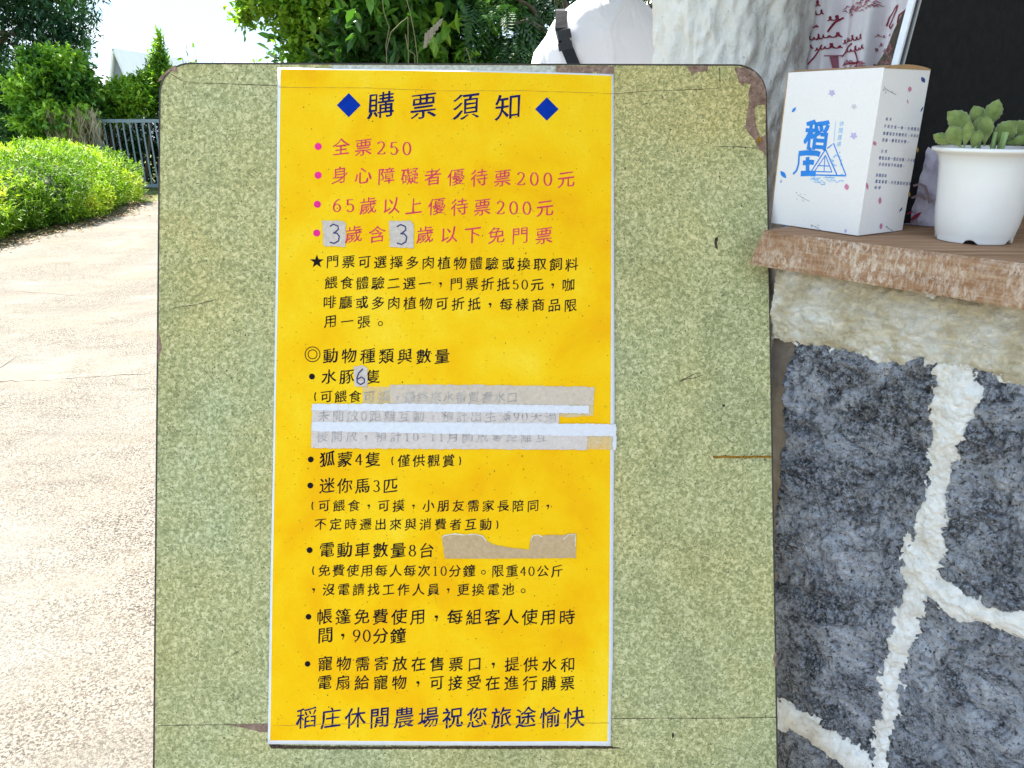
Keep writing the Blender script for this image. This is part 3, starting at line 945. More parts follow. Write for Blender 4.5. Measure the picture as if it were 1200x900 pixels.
strip('masking_tape', [(457, 451), (560, 451), (640, 452.5), (696, 453.5), (695, 475), (640, 476), (540, 476), (458, 475)], M_TAPE_A, PH + 0.0006, label='pinkish grey tape over the first hidden line')
strip('masking_tape', [(650, 474), (695.5, 474), (695, 487), (664, 489), (650, 488)], M_TAPE_T, PH + 0.0006, label='stained tape corner')
strip('masking_tape', [(366, 474), (520, 474.5), (655, 475.5), (655, 497), (540, 497), (366, 496)], M_TAPE_C, PH + 0.0011, label='tape over the second hidden line')
strip('masking_tape', [(366, 473.4), (470, 473), (600, 474), (690, 475.5), (690, 484.5), (560, 483), (440, 481.5), (366, 481)], M_TAPE_B, PH + 0.0015, label='narrow white tape band')
strip('masking_tape', [(365.4, 497), (690, 497), (687, 527), (540, 526), (400, 525.5), (365.4, 524.5)], M_TAPE_C, PH + 0.0010, label='tape over the third hidden line')
strip('masking_tape', [(366, 494.5), (520, 495), (690, 496.5), (721, 497.5), (721, 511), (687, 511), (560, 509), (366, 505)], M_TAPE_B, PH + 0.0015, label='white tape band running off the notice')
strip('masking_tape', [(684, 496.5), (721, 497), (720.5, 527), (686, 526)], M_TAPE_T, PH + 0.0006, label='stained tape end over the border')
strip('masking_tape', [(717.5, 497), (721.6, 497), (721.8, 527), (717.8, 527)], M_TAPE_B, PH + 0.0018, label='ragged white tape end')
ink('faded_lettering', M_FAINT, lambda k: k.line('可摸', (433, 465), (450.2, 465), 15.2), PH + 0.0008)
ink('faded_lettering', M_FAINT, lambda k: k.line('，最終來水番買響水口', (466, 465.5), (600, 466), 14.5), PH + 0.0009)
ink('faded_lettering', M_FAINT, lambda k: k.line('未開放0距離互動，預計出生滿90天過', (380, 487.5), (645, 488.5), 15), PH + 0.0014)
ink('faded_lettering', M_FAINT, lambda k: k.line('後開放，預計10-11月開放零距離互', (378, 511.5), (634, 512), 14.5), PH + 0.0013)
HW = {'3': [[(-.22, .36), (-.05, .46), (.17, .38), (.20, .22), (.02, .06), (-.06, .04)], [(-.06, .04), (.12, .03), (.24, -.12), (.20, -.34), (0, -.46), (-.22, -.40)]],
      '6': [[(.10, .46), (-.12, .22), (-.22, -.08), (-.20, -.34), (-.02, -.46), (.18, -.34), (.18, -.14), (.02, -.02), (-.18, -.14)]]}
for c, hw, hh, num, col_ in (((392.3, 274.5), 13, 15, '3', 0), ((471, 275.3), 14, 15.5, '3', 0), ((423.5, 441.5), 7.5, 12.2, '6', 0)):
    x, y = c
    p = strip('paper_patch', [(x - hw - 1, y - hh), (x + hw - 3, y - hh - .5), (x + hw, y - hh + 3), (x + hw, y + hh), (x - hw, y + hh - 1)], M_PATCH, PH + 0.0008, jag=0.0009)
    u, v = B.px(x, y); k_ = (hh * 2) * 0.00128 * .82
    hwk = Ink(B, PH + 0.0011, paper_hc)
    for st in HW[num]:
        V, F = ribbon([(u + a * k_ * (1.0 if num == '3' else 1.1), v + b * k_) for a, b in st], 0.0021); hwk.put(V, F)
    hwk.build('handwritten_number', M_PEN, p)
torn = strip('torn_patch', [(518, 628.3), (520, 626.5), (533, 624.6), (545, 626.2), (557, 625.2), (566, 627), (570, 634), (580, 638), (596.7, 641.5), (610, 642.6), (620, 644.2), (621.7, 631), (626, 626), (631, 628), (645, 626.5), (660, 627), (666, 625), (675, 625.5), (674.5, 653.5), (600, 654), (521.5, 654)], M_TORN, PH + 0.0007, jag=0.0004)
te = Ink(B, PH + 0.0011, paper_hc)
te.stroke(wander([(518, 630), (521, 627), (533, 625), (545, 626.5), (557, 625.5), (566, 628), (570, 634)], 3), lambda q: R.uniform(.5, 1.6))
te.stroke(wander([(622, 634), (624, 628), (630, 626.5), (636, 629)], 3), lambda q: R.uniform(.5, 1.6))
te.stroke(wander([(660, 632), (666, 626), (674, 625.5), (674, 640)], 3), lambda q: R.uniform(.5, 1.4))
te.build('torn_edge', M_TORNEDGE, torn)

# ------------------------------------------------------------------ counter, stone wall, column
WD = Vector((0.652, -0.7585, 0)).normalized()      # along the wall, towards the camera's right
WI = Vector((0.7585, 0.652, 0)).normalized()       # into the building
WA = Vector((0.36, 1.09, 0))
SHZ = 1.04; SHT = 0.052
def wp(s, q, z): return WA + WD * s + WI * q + Vector((0, 0, z))
W = Frame(wp(0, 0.035, 0), WD, (0, 0, 1))

# seams between the stones: polylines of (x, y, half width) in photograph pixels, carried onto the wall plane
seams_px = [
    [(880, 345, 36), (930, 356, 34), (1060, 380, 36), (1200, 402, 41), (1500, 450, 46), (1900, 520, 50)],
    [(1123, 425, 20), (1121, 480, 18), (1108, 530, 15), (1096, 580, 12), (1085, 630, 10), (1080, 665, 12), (1066, 710, 11), (1052, 770, 9), (1042, 820, 5), (1036, 860, 2.5), (1032, 900, 2.5), (1028, 960, 8)],
    [(1080, 675, 13), (1120, 700, 17), (1160, 715, 15), (1200, 728, 14), (1500, 800, 15)],
    [(880, 818, 16), (905, 832, 16), (945, 850, 17), (985, 873, 16), (1010, 893, 14), (1028, 960, 12)],
    [(1028, 960, 8), (1020, 1150, 9), (1010, 1400, 10), (1000, 1700, 10)],
    [(1024, 1060, 9), (1250, 1110, 11), (1500, 1130, 12)], [(700, 1180, 12), (880, 1200, 12), (1016, 1230, 12)],
    [(1400, 470, 14), (1390, 780, 12)], [(1330, 780, 11), (1310, 1110, 11)], [(1200, 1110, 10), (1180, 1500, 10)], [(860, 1200, 10), (850, 1600, 10)],
]
segs = []
for pl_ in seams_px:
    uv = []
    for x, y, hw in pl_:
        a = W.px(x, y); b = W.px(x + 1, y + 0.25); k = math.hypot(b[0] - a[0], b[1] - a[1])
        uv.append((a[0], a[1], hw * k * (1.0 if hw > 30 else 0.72)))
    segs += list(zip(uv, uv[1:]))
S = np.concatenate([np.arange(-0.06, 0.40, 0.0018), np.arange(0.40, 1.32, 0.012)])
Z = np.concatenate([np.arange(0.0, 0.24, 0.012), np.arange(0.24, SHZ - SHT + 0.006, 0.0018)])
SS, ZZ = np.meshgrid(S, Z, indexing='ij')
wx = SS + 0.012 * fbm(SS, ZZ, 22, 3, 1) + 0.007 * fbm(SS, ZZ, 110, 4, 2, .7)
wz = ZZ + 0.012 * fbm(SS, ZZ, 22, 3, 4) + 0.007 * fbm(SS, ZZ, 110, 4, 6, .7)
D = np.full(SS.shape, 9.0); HWID = np.full(SS.shape, 0.01); TOPB = np.zeros(SS.shape, bool)
for si, (a, b) in enumerate(segs):
    dx, dz = b[0] - a[0], b[1] - a[1]; L2 = dx * dx + dz * dz
    t = np.clip(((wx - a[0]) * dx + (wz - a[1]) * dz) / L2, 0, 1)
    hw = a[2] + (b[2] - a[2]) * t
    d = np.hypot(wx - a[0] - t * dx, wz - a[1] - t * dz) - hw
    k = d < D
    D = np.where(k, d, D); HWID = np.where(k, hw, HWID)
    if si < 5: TOPB |= (d < 0.004)
# left limit of the stonework
lim = [W.px(x, y) for x, y in ((926, 380), (920, 430), (914, 500), (909, 560), (905, 640), (903, 760), (903, 900), (895, 1500))]
lim.sort(key=lambda p: p[1])
LS = np.interp(wz, [p[1] for p in lim], [p[0] for p in lim])
DL = wx - LS                                            # > 0 inside the stonework
rid = 1 - np.abs(fbm(SS, ZZ, 22, 4, 17)) * 3
stone_h = (0.004 + 0.012 * fbm(SS, ZZ, 8, 3, 8) + 0.007 * fbm(SS * 1.3, ZZ, 30, 5, 9, 0.70) + 0.004 * fbm(SS, ZZ, 110, 3, 10, .7) - 0.008 * np.clip(rid, 0, 1) ** 8
           - 0.012 * np.clip(1 - D / 0.008, 0, 1) ** 2 - 0.022 * np.clip(1 - DL / 0.010, 0, 1) ** 2)
mort_h = (0.0055 + 0.003 * np.clip(-D / (HWID + 1e-4), 0, 1) - 0.45 * np.clip(D, 0, 1)
          + 0.0045 * fbm(SS, ZZ, 70, 4, 12, 0.7) + 0.004 * fbm(SS, ZZ * 1.2, 22, 3, 14) + 0.012 * fbm(SS, ZZ, 8, 3, 8) + .004 * np.abs(fbm(SS * .6, ZZ, 60, 3, 19)))
def wall_faces(mask):
    idx = np.arange(SS.size).reshape(SS.shape)
    m = mask[:-1, :-1] & mask[1:, :-1] & mask[:-1, 1:] & mask[1:, 1:]
    i, j = np.nonzero(m)
    return np.stack([idx[i, j], idx[i + 1, j], idx[i + 1, j + 1], idx[i, j + 1]], 1)
def wall_verts(H):
    O = np.array(W.O); U = np.array(W.U); Vv = np.array(W.V); N = np.array(W.N)
    return O + SS.reshape(-1, 1) * U + ZZ.reshape(-1, 1) * Vv + H.reshape(-1, 1) * N
def compact(Vall, Fq):
    u, inv = np.unique(Fq, return_inverse=True)
    return Vall[u], inv.reshape(Fq.shape)
wall = empty('stone_counter_wall', wp(0.3, 0.1, 0), 'low wall of big slate blue stones with raised white mortar under the wooden counter', 'stone wall')
mb = MB()
mb.box(wp(0.62, 0.165, (SHZ - SHT) / 2 - 0.001), (0.70, 0.105, (SHZ - SHT) / 2 - 0.001), (WD, WI, Vector((0, 0, 1))))
mb.build('wall_core', M_RETURN, wall)
smask = (D > -0.004) & (DL > -0.002)
# flood fill: each stone its own part
lab = np.zeros(SS.shape, int); cur = 0
core_mask = (D > 0.0) & (DL > 0.0)
for i0 in range(0, SS.shape[0], 6):
    for j0 in range(0, SS.shape[1], 6):
        if core_mask[i0, j0] and lab[i0, j0] == 0:
            cur += 1; st = [(i0, j0)]; lab[i0, j0] = cur
            while st:
                i, j = st.pop()
                for a, b in ((i + 1, j), (i - 1, j), (i, j + 1), (i, j - 1)):
                    if 0 <= a < SS.shape[0] and 0 <= b < SS.shape[1] and core_mask[a, b] and lab[a, b] == 0:
                        lab[a, b] = cur; st.append((a, b))
VS = wall_verts(stone_h)
for k in range(1, cur + 1):
    mk = lab == k
    if mk.sum() < 60: continue
    for _ in range(2):          # grow by two cells so that the edge tucks under the mortar
        g = mk.copy()
        g[1:] |= mk[:-1]; g[:-1] |= mk[1:]; g[:, 1:] |= mk[:, :-1]; g[:, :-1] |= mk[:, 1:]
        mk = g & ((lab == k) | (lab == 0))
    v_, f_ = compact(VS, wall_faces(mk))
    if len(f_): fast_mesh('stone', v_, f_, M_STONE, wall, smooth=True)
VM = wall_verts(mort_h)
mm = (D < 0.014) & (DL > -0.012) & ~TOPB
v_, f_ = compact(VM, wall_faces(mm))
fast_mesh('mortar', v_, f_, M_MORTAR, wall, smooth=True)
VB = wall_verts(mort_h + 0.004 * fbm(SS, ZZ, 90, 3, 21) + 0.0006)
tb = TOPB | ((D < 0.007) & (ZZ > 0.80) & TOPB)
g = TOPB.copy()
for _ in range(3):
    h_ = g.copy(); h_[1:] |= g[:-1]; h_[:-1] |= g[1:]; h_[:, 1:] |= g[:, :-1]; h_[:, :-1] |= g[:, 1:]; g = h_
g &= SS > W.px(907, 350)[0]
v_, f_ = compact(VB, wall_faces(g))
fast_mesh('plaster_band', v_, f_, M_STRAW, wall, smooth=True)
# plastered return to the left of the stones
def rough_slab(name, fr, u0, u1, v0, v1, mat, parent, amp=0.008, step=0.01, seed=3, h=0.0):
    U_ = np.arange(u0, u1 + step, step); V_ = np.arange(v0, v1 + step, step)
    A, Bv = np.meshgrid(U_, V_, indexing='ij')
    H = h + amp * fbm(A, Bv, 14, 5, seed)
    P = np.array(fr.O) + A.reshape(-1, 1) * np.array(fr.U) + Bv.reshape(-1, 1) * np.array(fr.V) + H.reshape(-1, 1) * np.array(fr.N)
    n, m_ = A.shape; idx = np.arange(n * m_).reshape(n, m_)
    Fq = np.stack([idx[:-1, :-1].ravel(), idx[1:, :-1].ravel(), idx[1:, 1:].ravel(), idx[:-1, 1:].ravel()], 1)
    return fast_mesh(name, P, Fq, mat, parent, smooth=True)
rough_slab('plaster_return', W, -0.085, 0.012, 0.0, SHZ - SHT - 0.005, M_RETURN, wall, 0.006, 0.005, 3, -0.012)

# the plank
counter = empty('wooden_counter', wp(0.3, 0.25, SHZ - SHT), 'thick weathered plank counter, brown top and whitewashed front edge, above the stone wall', 'wooden counter')
sL0 = 0.004; sLb = -0.012
ns, nz = 260, 14
V = []; F = []
for i in range(ns + 1):
    for j in range(nz + 1):
        fz = j / nz
        s0 = sLb + (sL0 - sLb) * fz
        s_ = s0 + (1.35 - s0) * (i / ns)
        rn = 0.0020 * float(fbm(np.array([s_]), np.array([fz * 0.05]), 30, 3, 5)[0]) + 0.0012 * math.sin(s_ * 210) * R.uniform(.2, 1)
        edge_ = 0.0025 * (max(0, abs(fz - .5) * 2 - .90) / .10) ** 2
        V.append(wp(s_, rn + edge_, SHZ - SHT + SHT * fz))
for i in range(ns):
    for j in range(nz):
        q = i * (nz + 1) + j
        F.append((q, q + nz + 1, q + nz + 2, q + 1))
obj('front_edge', V, F, M_WASH, counter, smooth=True)
V = [wp(sL0, 0.004, SHZ), wp(1.35, 0.004, SHZ), wp(1.35, 0.56, SHZ), wp(sL0, 0.56, SHZ),
     wp(sLb, 0.004, SHZ - SHT), wp(1.35, 0.004, SHZ - SHT), wp(1.35, 0.56, SHZ - SHT), wp(sLb, 0.56, SHZ - SHT)]
obj('plank_top', V, [(0, 1, 2, 3), (7, 6, 5, 4), (0, 4, 5, 1), (1, 5, 6, 2), (2, 6, 7, 3), (3, 7, 4, 0)], M_WOODTOP, counter)

# the column
CC = Vector((0.445, 1.66, 0)); CR = 0.152
col_ = empty('plaster_column', CC, 'rough whitewashed round column standing behind the top right of the board', 'column')
zz = np.arange(0, 2.28, 0.007); th = np.linspace(0, 2 * math.pi, 200)
A, Zc = np.meshgrid(th, zz, indexing='ij')
ca, sa = np.cos(A), np.sin(A)
rad = CR + 0.016 * fbm(A * .4 + Zc * .5, Zc - A * .3, 7, 4, 31) + 0.012 * fbm(A * .5 + Zc, Zc * 1.6 - A * .5, 13, 5, 33, 0.6)
P = np.stack([CC.x + rad * ca, CC.y + rad * sa, Zc], -1).reshape(-1, 3)
n, m_ = A.shape; idx = np.arange(n * m_).reshape(n, m_)
fast_mesh('shaft', P, np.stack([idx[:-1, :-1].ravel(), idx[1:, :-1].ravel(), idx[1:, 1:].ravel(), idx[:-1, 1:].ravel()], 1), M_PLASTER, col_, smooth=True)

# back wall of the kiosk and its eave
kiosk = empty('kiosk_building', wp(0.5, 0.6, 0), 'kiosk behind the counter with pale plaster wall and deep eave', 'kiosk')
KW = Frame(wp(0, 0.66, 0), WD, (0, 0, 1))
rough_slab('rear_wall', KW, -0.55, 1.6, 0.0, 2.3, M_PLASTER, kiosk, 0.01, 0.02, 41)
mb = MB(); mb.box(wp(0.525, 0.72, 1.15), (1.075, 0.045, 1.15), (WD, WI, Vector((0, 0, 1)))); mb.build('wall_block', M_PLASTER, kiosk)
mb = MB(); mb.box(wp(0.15, 1.05, 2.34), (1.55, 1.35, 0.06), (WD, WI, Vector((0, 0, 1)))); mb.build('roof', M_EAVE, kiosk)
mb = MB(); mb.box(wp(1.5, 0.35, 1.16), (0.10, 0.33, 1.12), (WD, WI, Vector((0, 0, 1)))); mb.build('side_wall', M_PLASTER, kiosk)

# black panel on the counter, standing in for the dark inside of a window
pb = on_z(1080, 262, SHZ)
PD = Vector((0.825, 0.565, 0)).normalized()
PF = Frame((pb.x, pb.y, SHZ), PD, (0, 0, 1))
a0 = PF.px(1072.5, -12); a1 = PF.px(1049, 76.5)
sl = (a1[0] - a0[0]) / (a1[1] - a0[1])
vt = 0.72
def lx(v): return a1[0] + (v - a1[1]) * sl
panel = empty('dark_window_panel', (pb.x, pb.y, SHZ), 'black panel with thin metal edge standing in for a dark window behind the succulent', 'black panel')
V, F = prism(PF, [(lx(0.004) + .020, 0.004), (0.62, 0.004), (0.62, vt), (lx(vt) + .020, vt)], -0.006, 0.0)
obj('face', V, F, M_PANEL, panel)
V, F = prism(PF, [(lx(0.004) + .013, 0.003), (lx(0.004) + .0165, 0.003), (lx(vt) + .0165, vt), (lx(vt) + .013, vt)], -0.006, 0.003)
obj('edge_trim', V, F, M_SILVER, panel)
V, F = prism(PF, [(lx(0.004) + .0165, 0.003), (lx(0.004) + .020, 0.003), (lx(vt) + .020, vt), (lx(vt) + .0165, vt)], -0.006, 0.001)
obj('gasket', V, F, M_BUCKLE, panel)
V, F = prism(PF, [(lx(0.004) + .004, 0.003), (lx(0.004) + .013, 0.003), (lx(vt) + .013, vt), (lx(vt) + .004, vt)], -0.006, 0.001)
obj('gasket', V, F, M_BUCKLE, panel)
V, F = prism(PF, [(lx(0.004), 0.003), (lx(0.004) + .004, 0.003), (lx(vt) + .004, vt), (lx(vt), vt)], -0.006, 0.003)
obj('edge_trim', V, F, M_PAPER, panel)

# curtain with red script, hanging from a rod under the eave
CF = Frame(wp(0, 0.50, 0), WD, (0, 0, 1))
cur_ = empty('printed_curtain', wp(0.0, 0.5, 1.3), 'white curtain printed with wine red handwriting hanging beside the column', 'curtain')
uc0 = CF.px(925, 40)[0]
def cright(v):
    a = CF.px(1072, -8); b = CF.px(1031, 62); c = CF.px(1018, 90)
    if v > b[1]: return b[0] + (a[0] - b[0]) * (v - b[1]) / (a[1] - b[1])
    return max(c[0] - 0.02, b[0] + (c[0] - b[0]) * (v - b[1]) / (c[1] - b[1]))
vc0 = CF.px(980, 120)[1]; vc1 = 2.2
def chh(u, v): return 0.012 * math.sin(u * 75 + 1.2 * math.sin(v * 4)) + 0.006 * math.sin(u * 160 + 2)
V = []; F = []; nu, nv = 130, 80
for j in range(nv + 1):
    v = vc0 + (vc1 - vc0) * (j / nv) ** 1.5
    e = min(cright(v), 1.0)
    for i in range(nu + 1):
        u = uc0 + (e - uc0) * i / nu
        V.append(CF.to(u, v, chh(u, v)))
for j in range(nv):
    for i in range(nu):
        q = j * (nu + 1) + i; F.append((q, q + 1, q + nu + 2, q + nu + 1))
obj('cloth', V, F, M_CURT, cur_, smooth=True)
mb = MB(); mb.tube([CF.to(uc0 - .1, 2.2, 0), CF.to(0.6, 2.2, 0)], 0.01); mb.build('rod', M_SILVER, cur_)
def dense(pts, k=4):
    out = []
    for a, b in zip(pts, pts[1:]):
        for i in range(k): out.append((a[0] + (b[0] - a[0]) * i / k, a[1] + (b[1] - a[1]) * i / k))
    return out + [pts[-1]]
def script_word(k, x, y, wd, h, sl_=-0.10, wpx=0.9, loops=None):
    n = loops or max(2, int(wd / 5)); pts = []
    for i in range(n * 10 + 1):
        t = i / (n * 10)
        hh_ = h * (1 if (i // 10) % 3 else R.uniform(1.0, 1.6))
        pts.append((x + wd * t + math.sin(t * n * 2 * math.pi) * h * .22, y + sl_ * wd * t - (.5 - .5 * math.cos(t * n * 2 * math.pi)) * hh_ * (.9 if (i // 10) % 2 else .5)))
    k.stroke(pts, lambda q: wpx * (0.6 + 0.6 * abs(math.sin(q * n * math.pi))))
k = Ink(CF, 0.0018, chh)
for x, y, wd, h in ((943, 18, 8, 4), (954, 12, 10, 7), (956, 22, 12, 6), (943, 29, 9, 4), (944, 38, 18, 5), (973, 28, 10, 6), (944, 52, 20, 5), (959, 50, 24, 5), (944, 62, 12, 5), (957, 63, 26, 5), (983, 54, 30, 6), (985, 66, 32, 5)):
    script_word(k, x, y - 3, wd, h, -0.18, 1.7)
for pts in ([(949, 76), (956, 68), (963, 58), (967, 53)], [(982, 66), (990, 58), (1000, 51)], [(973, 38), (979, 26), (985, 20)],
            [(1035, 30), (1038, 20), (1046, 10), (1052, 6), (1050, 12), (1043, 22), (1038, 30), (1040, 33), (1046, 28)], [(1052, 27), (1054, 18), (1062, 12)],
            [(1003, 60), (1007, 70), (1006, 84)], [(985, 76), (1000, 74), (1015, 73)]):
    k.stroke(dense(pts), 1.8)
k.build('handwriting_print', M_WINE, cur_)
k = Ink(CF, 0.0016, chh)
k.poly([(973, 65), (979, 65), (979, 90), (975, 90)]); k.poly([(969, 65), (983, 64), (983, 65.5), (969, 66.5)])
for _ in range(46):
    x = R.uniform(984, 1027); y = 12 + R.uniform(-6, 6) - (x - 1000) * .28; script_word(k, x, y, R.uniform(3, 8), R.uniform(2, 4), R.uniform(-.5, .2), .9, 1)
for _ in range(30):
    x = R.uniform(983, 1010); y = R.uniform(72, 92); script_word(k, x, y, R.uniform(4, 9), R.uniform(2, 4), R.uniform(-.5, .2), 1.1, 1)
for _ in range(26):
    x = R.uniform(1022, 1042); y = R.uniform(40, 84); script_word(k, x, y, R.uniform(2, 6), R.uniform(3, 5), R.uniform(-.5, .2), 1.2, 1)
k.build('flower_print', M_WINEPALE, cur_)

# ------------------------------------------------------------------ gift carton
c0 = on_z(1005, 277.5, SHZ)                      # near bottom corner
f1 = on_z(903, 271, SHZ) - c0
bestA = None
for deg in range(120, 200):
    d1 = Vector((math.cos(math.radians(deg)), math.sin(math.radians(deg)), 0)); d2 = Vector((-d1.y, d1.x, 0))
    if d2.y < 0: d2 = -d2
    def proj(p):
        q = p - Vector((0, 0, CAM_Z)); dep = q.y * CP - q.z * SP
        return (600 + FPX * q.x / dep, 450 - FPX * (q.y * SP + q.z * CP) / dep)
    best1 = min((abs(proj(c0 + d1 * w_ * .001)[0] - 903), w_) for w_ in range(60, 200))
    best2 = min((abs(proj(c0 + d2 * w_ * .001)[0] - 1057), w_) for w_ in range(40, 200))
    e = best1[0] + best2[0] + abs(proj(c0 + d1 * best1[1] * .001)[1] - 271) + 1.2 * abs(proj(c0 + d2 * best2[1] * .001)[1] - 271)
    if bestA is None or e < bestA[0]: bestA = (e, d1, d2, best1[1] * .001, best2[1] * .001)
_, D1, D2, BW, BDp = bestA
BH = min((abs(proj(c0 + Vector((0, 0, h * .001)))[1] - 80.5), h) for h in range(120, 280))[1] * .001
box = empty('gift_carton', c0, 'tall white gift carton with blue logo at the left end of the counter', 'box')
Z0 = Vector((0, 0, 0.0015))
def cbox(s_, t_, z): return c0 + D1 * s_ + D2 * t_ + Vector((0, 0, z)) + Z0
V = [cbox(0, 0, 0), cbox(BW, 0, 0), cbox(BW, BDp, 0), cbox(0, BDp, 0), cbox(0, 0, BH), cbox(BW, 0, BH), cbox(BW, BDp, BH), cbox(0, BDp, BH)]
obj('carton_body', V, [(0, 1, 2, 3), (0, 4, 5, 1), (1, 5, 6, 2), (2, 6, 7, 3), (3, 7, 4, 0)], M_CARTON, box)
# slightly bulged top flap of bare board
V = []; F = []
for i in range(13):
    t = i / 12; b_ = 0.0045 * math.sin(math.pi * t) ** .8
    for s_ in (-0.0004, BW + 0.0002):
        V += [cbox(s_, BDp * t, BH + b_ + 0.0004), cbox(s_, BDp * t, BH - 0.001)]
for i in range(12):
    a = 4 * i
    F += [(a, a + 4, a + 6, a + 2), (a, a + 1, a + 5, a + 4), (a + 2, a + 6, a + 7, a + 3)]
obj('top_flap', V, F, M_KRAFT, box)
mb = MB(); mb.box(cbox(BW + .0008, .0015, BH / 2), (.0008, .0018, BH / 2 - .001), (D1, D2, Vector((0, 0, 1)))); mb.build('cut_edge', M_KRAFT, box)
FF = Frame(c0 + Z0, -D1, (0, 0, 1)); SF = Frame(c0 + Z0, D2, (0, 0, 1))
BHH = 0.0003
def bink(fr, name, mat, fn, h=BHH):
    k = Ink(fr, h); fn(k); return k.build(name, mat, box)
bink(FF, 'logo_lettering', M_CYAN, lambda k: k.line('稻', (957, 159), (957, 159), 36, brush=False, off=0.042, slant=-0.02))
def zhuang(k):
    for st, w_ in (([(936, 180), (945, 179), (957, 179.5), (961, 181)], 3.6), ([(949, 173), (950, 179)], 2.6), ([(936.5, 181), (936, 192), (933.5, 200), (929.5, 204)], 1.5),
                   ([(941, 191), (950, 190), (954, 190.5)], 3.4), ([(946.5, 184), (946.5, 203)], 3.2), ([(938.5, 203.5), (948, 203), (956, 203.5)], 3.8)):
        k.stroke(dense(st), w_ * 1.35)
bink(FF, 'logo_lettering', M_CYAN, zhuang)
def tent(k):
    for st, w_ in (([(967.5, 175), (948.5, 204.6)], 1.3), ([(967.5, 175), (981, 205)], 1.3), ([(948, 204.8), (991.5, 206)], 1.3), ([(969.5, 174), (977, 168), (991.5, 205.5)], 1.2),
                   ([(967.5, 182), (954.5, 201)], 1.0), ([(967.5, 182), (975, 201.5)], 1.0), ([(954.5, 200.8), (975, 201.6)], 1.0), ([(966.8, 183), (965.8, 201)], .9), ([(958, 194), (972, 194.6)], .9)):
        k.stroke(dense(st, 2), w_)
bink(FF, 'logo_tent', M_CYAN, tent)
def water(k):
    for _ in range(26):
        x = R.uniform(950, 990); y = R.uniform(207, 215) - abs(x - 968) * .12
        k.stroke([(x, y), (x + R.uniform(-3.5, 3.5), y + R.uniform(-1, 3)), (x + R.uniform(-5, 5), y + R.uniform(0, 3))], R.uniform(.5, 1.1))
    for _ in range(12):
        x = R.uniform(975, 986); y = R.uniform(179, 195); k.stroke([(x, y), (x + R.uniform(-3, 3), y + R.uniform(-3, 3))], 1.0)
    k.stroke([(979.5, 142), (977.5, 166)], .5)
bink(FF, 'logo_flourish', M_PALEBLUE, water)
bink(FF, 'logo_small_lettering', M_PALEBLUE, lambda k: [k.char(c, *FF.px(986.5 - i * 1.1, 145 + i * 8), 0.0078, True) for i, c in enumerate('休閒農場')])
def petal(k, x, y, L, wd, a, n=8):
    ca, sa = math.cos(a), math.sin(a); P = []
    for i in range(n + 1): t = i / n; P.append((t * L - L / 2, math.sin(math.pi * t) * wd / 2))
    for i in range(1, n): t = 1 - i / n; P.append((t * L - L / 2, -math.sin(math.pi * t) * wd / 2))
    k.poly([(x + p * ca - q * sa, y + p * sa + q * ca) for p, q in P])
def flower(k, x, y, r):
    for i in range(5): petal(k, x + r * .55 * math.cos(i * 1.2566 + .3), y + r * .55 * math.sin(i * 1.2566 + .3), r, r * .6, i * 1.2566 + .3)
def twig(k, x, y):
    k.stroke(dense([(x - 5, y - 3), (x + 1, y + 1), (x + 9, y + 5)], 2), .45)
    for _ in range(7):
        a = x + R.uniform(-6, 4); b = y + R.uniform(-6, 5); k.stroke([(a, b), (a + R.uniform(-1.5, 1.5), b + R.uniform(-1.5, 1.5))], .8)
bink(FF, 'petal_print', M_CYAN, lambda k: [petal(k, 930.5, 128.7, 8, 3.2, -0.9), petal(k, 918, 204.5, 11, 5, 0.9), petal(k, 919, 266, 5, 2, -.6)])
bink(FF, 'petal_print', M_LILAC, lambda k: [flower(k, 975, 109, 4.2), flower(k, 1000.5, 159, 4.4), petal(k, 915.3, 212.5, 4.5, 2.4, 1.7), petal(k, 991, 270.5, 5, 3, 1.5)])
bink(FF, 'petal_print', plain('print_pale_grey', (0.58, 0.57, 0.60), .5), lambda k: flower(k, 1001, 125, 3.4))
bink(FF, 'petal_print', M_ROSE, lambda k: petal(k, 992.3, 219, 8, 5.5, 1.35))
bink(FF, 'twig_print', M_PGREY, lambda k: [twig(k, 940, 231), twig(k, 956, 266)])
bink(SF, 'petal_print', M_ROSE, lambda k: [petal(k, 1066, 104.5, 7, 4.5, 1.7), petal(k, 1063.5, 119, 6, 1.4, 1.4), petal(k, 1024.8, 168, 6, 4.4, 1.2), petal(k, 1016, 218, 9, 3.0, 1.4), petal(k, 1031, 235, 9, 3.8, 1.6), petal(k, 1032.3, 265, 8, 3.6, 1.7)])
bink(SF, 'petal_print', M_DKBLUE, lambda k: [petal(k, 1081.6, 93.5, 8, 4.6, 1.1), petal(k, 1080.2, 128, 7.5, 1.8, -1.1), petal(k, 1055.6, 245.5, 7, 1.8, -1.0)])
bink(SF, 'petal_print', M_GOLD, lambda k: [petal(k, 1075, 175.5, 6.5, 2.8, 1.5), petal(k, 1065.3, 227.5, 6.5, 2.6, 1.5)])
bink(SF, 'twig_print', M_PGREY, lambda k: [twig(k, 1041, 106), twig(k, 1044, 269)])
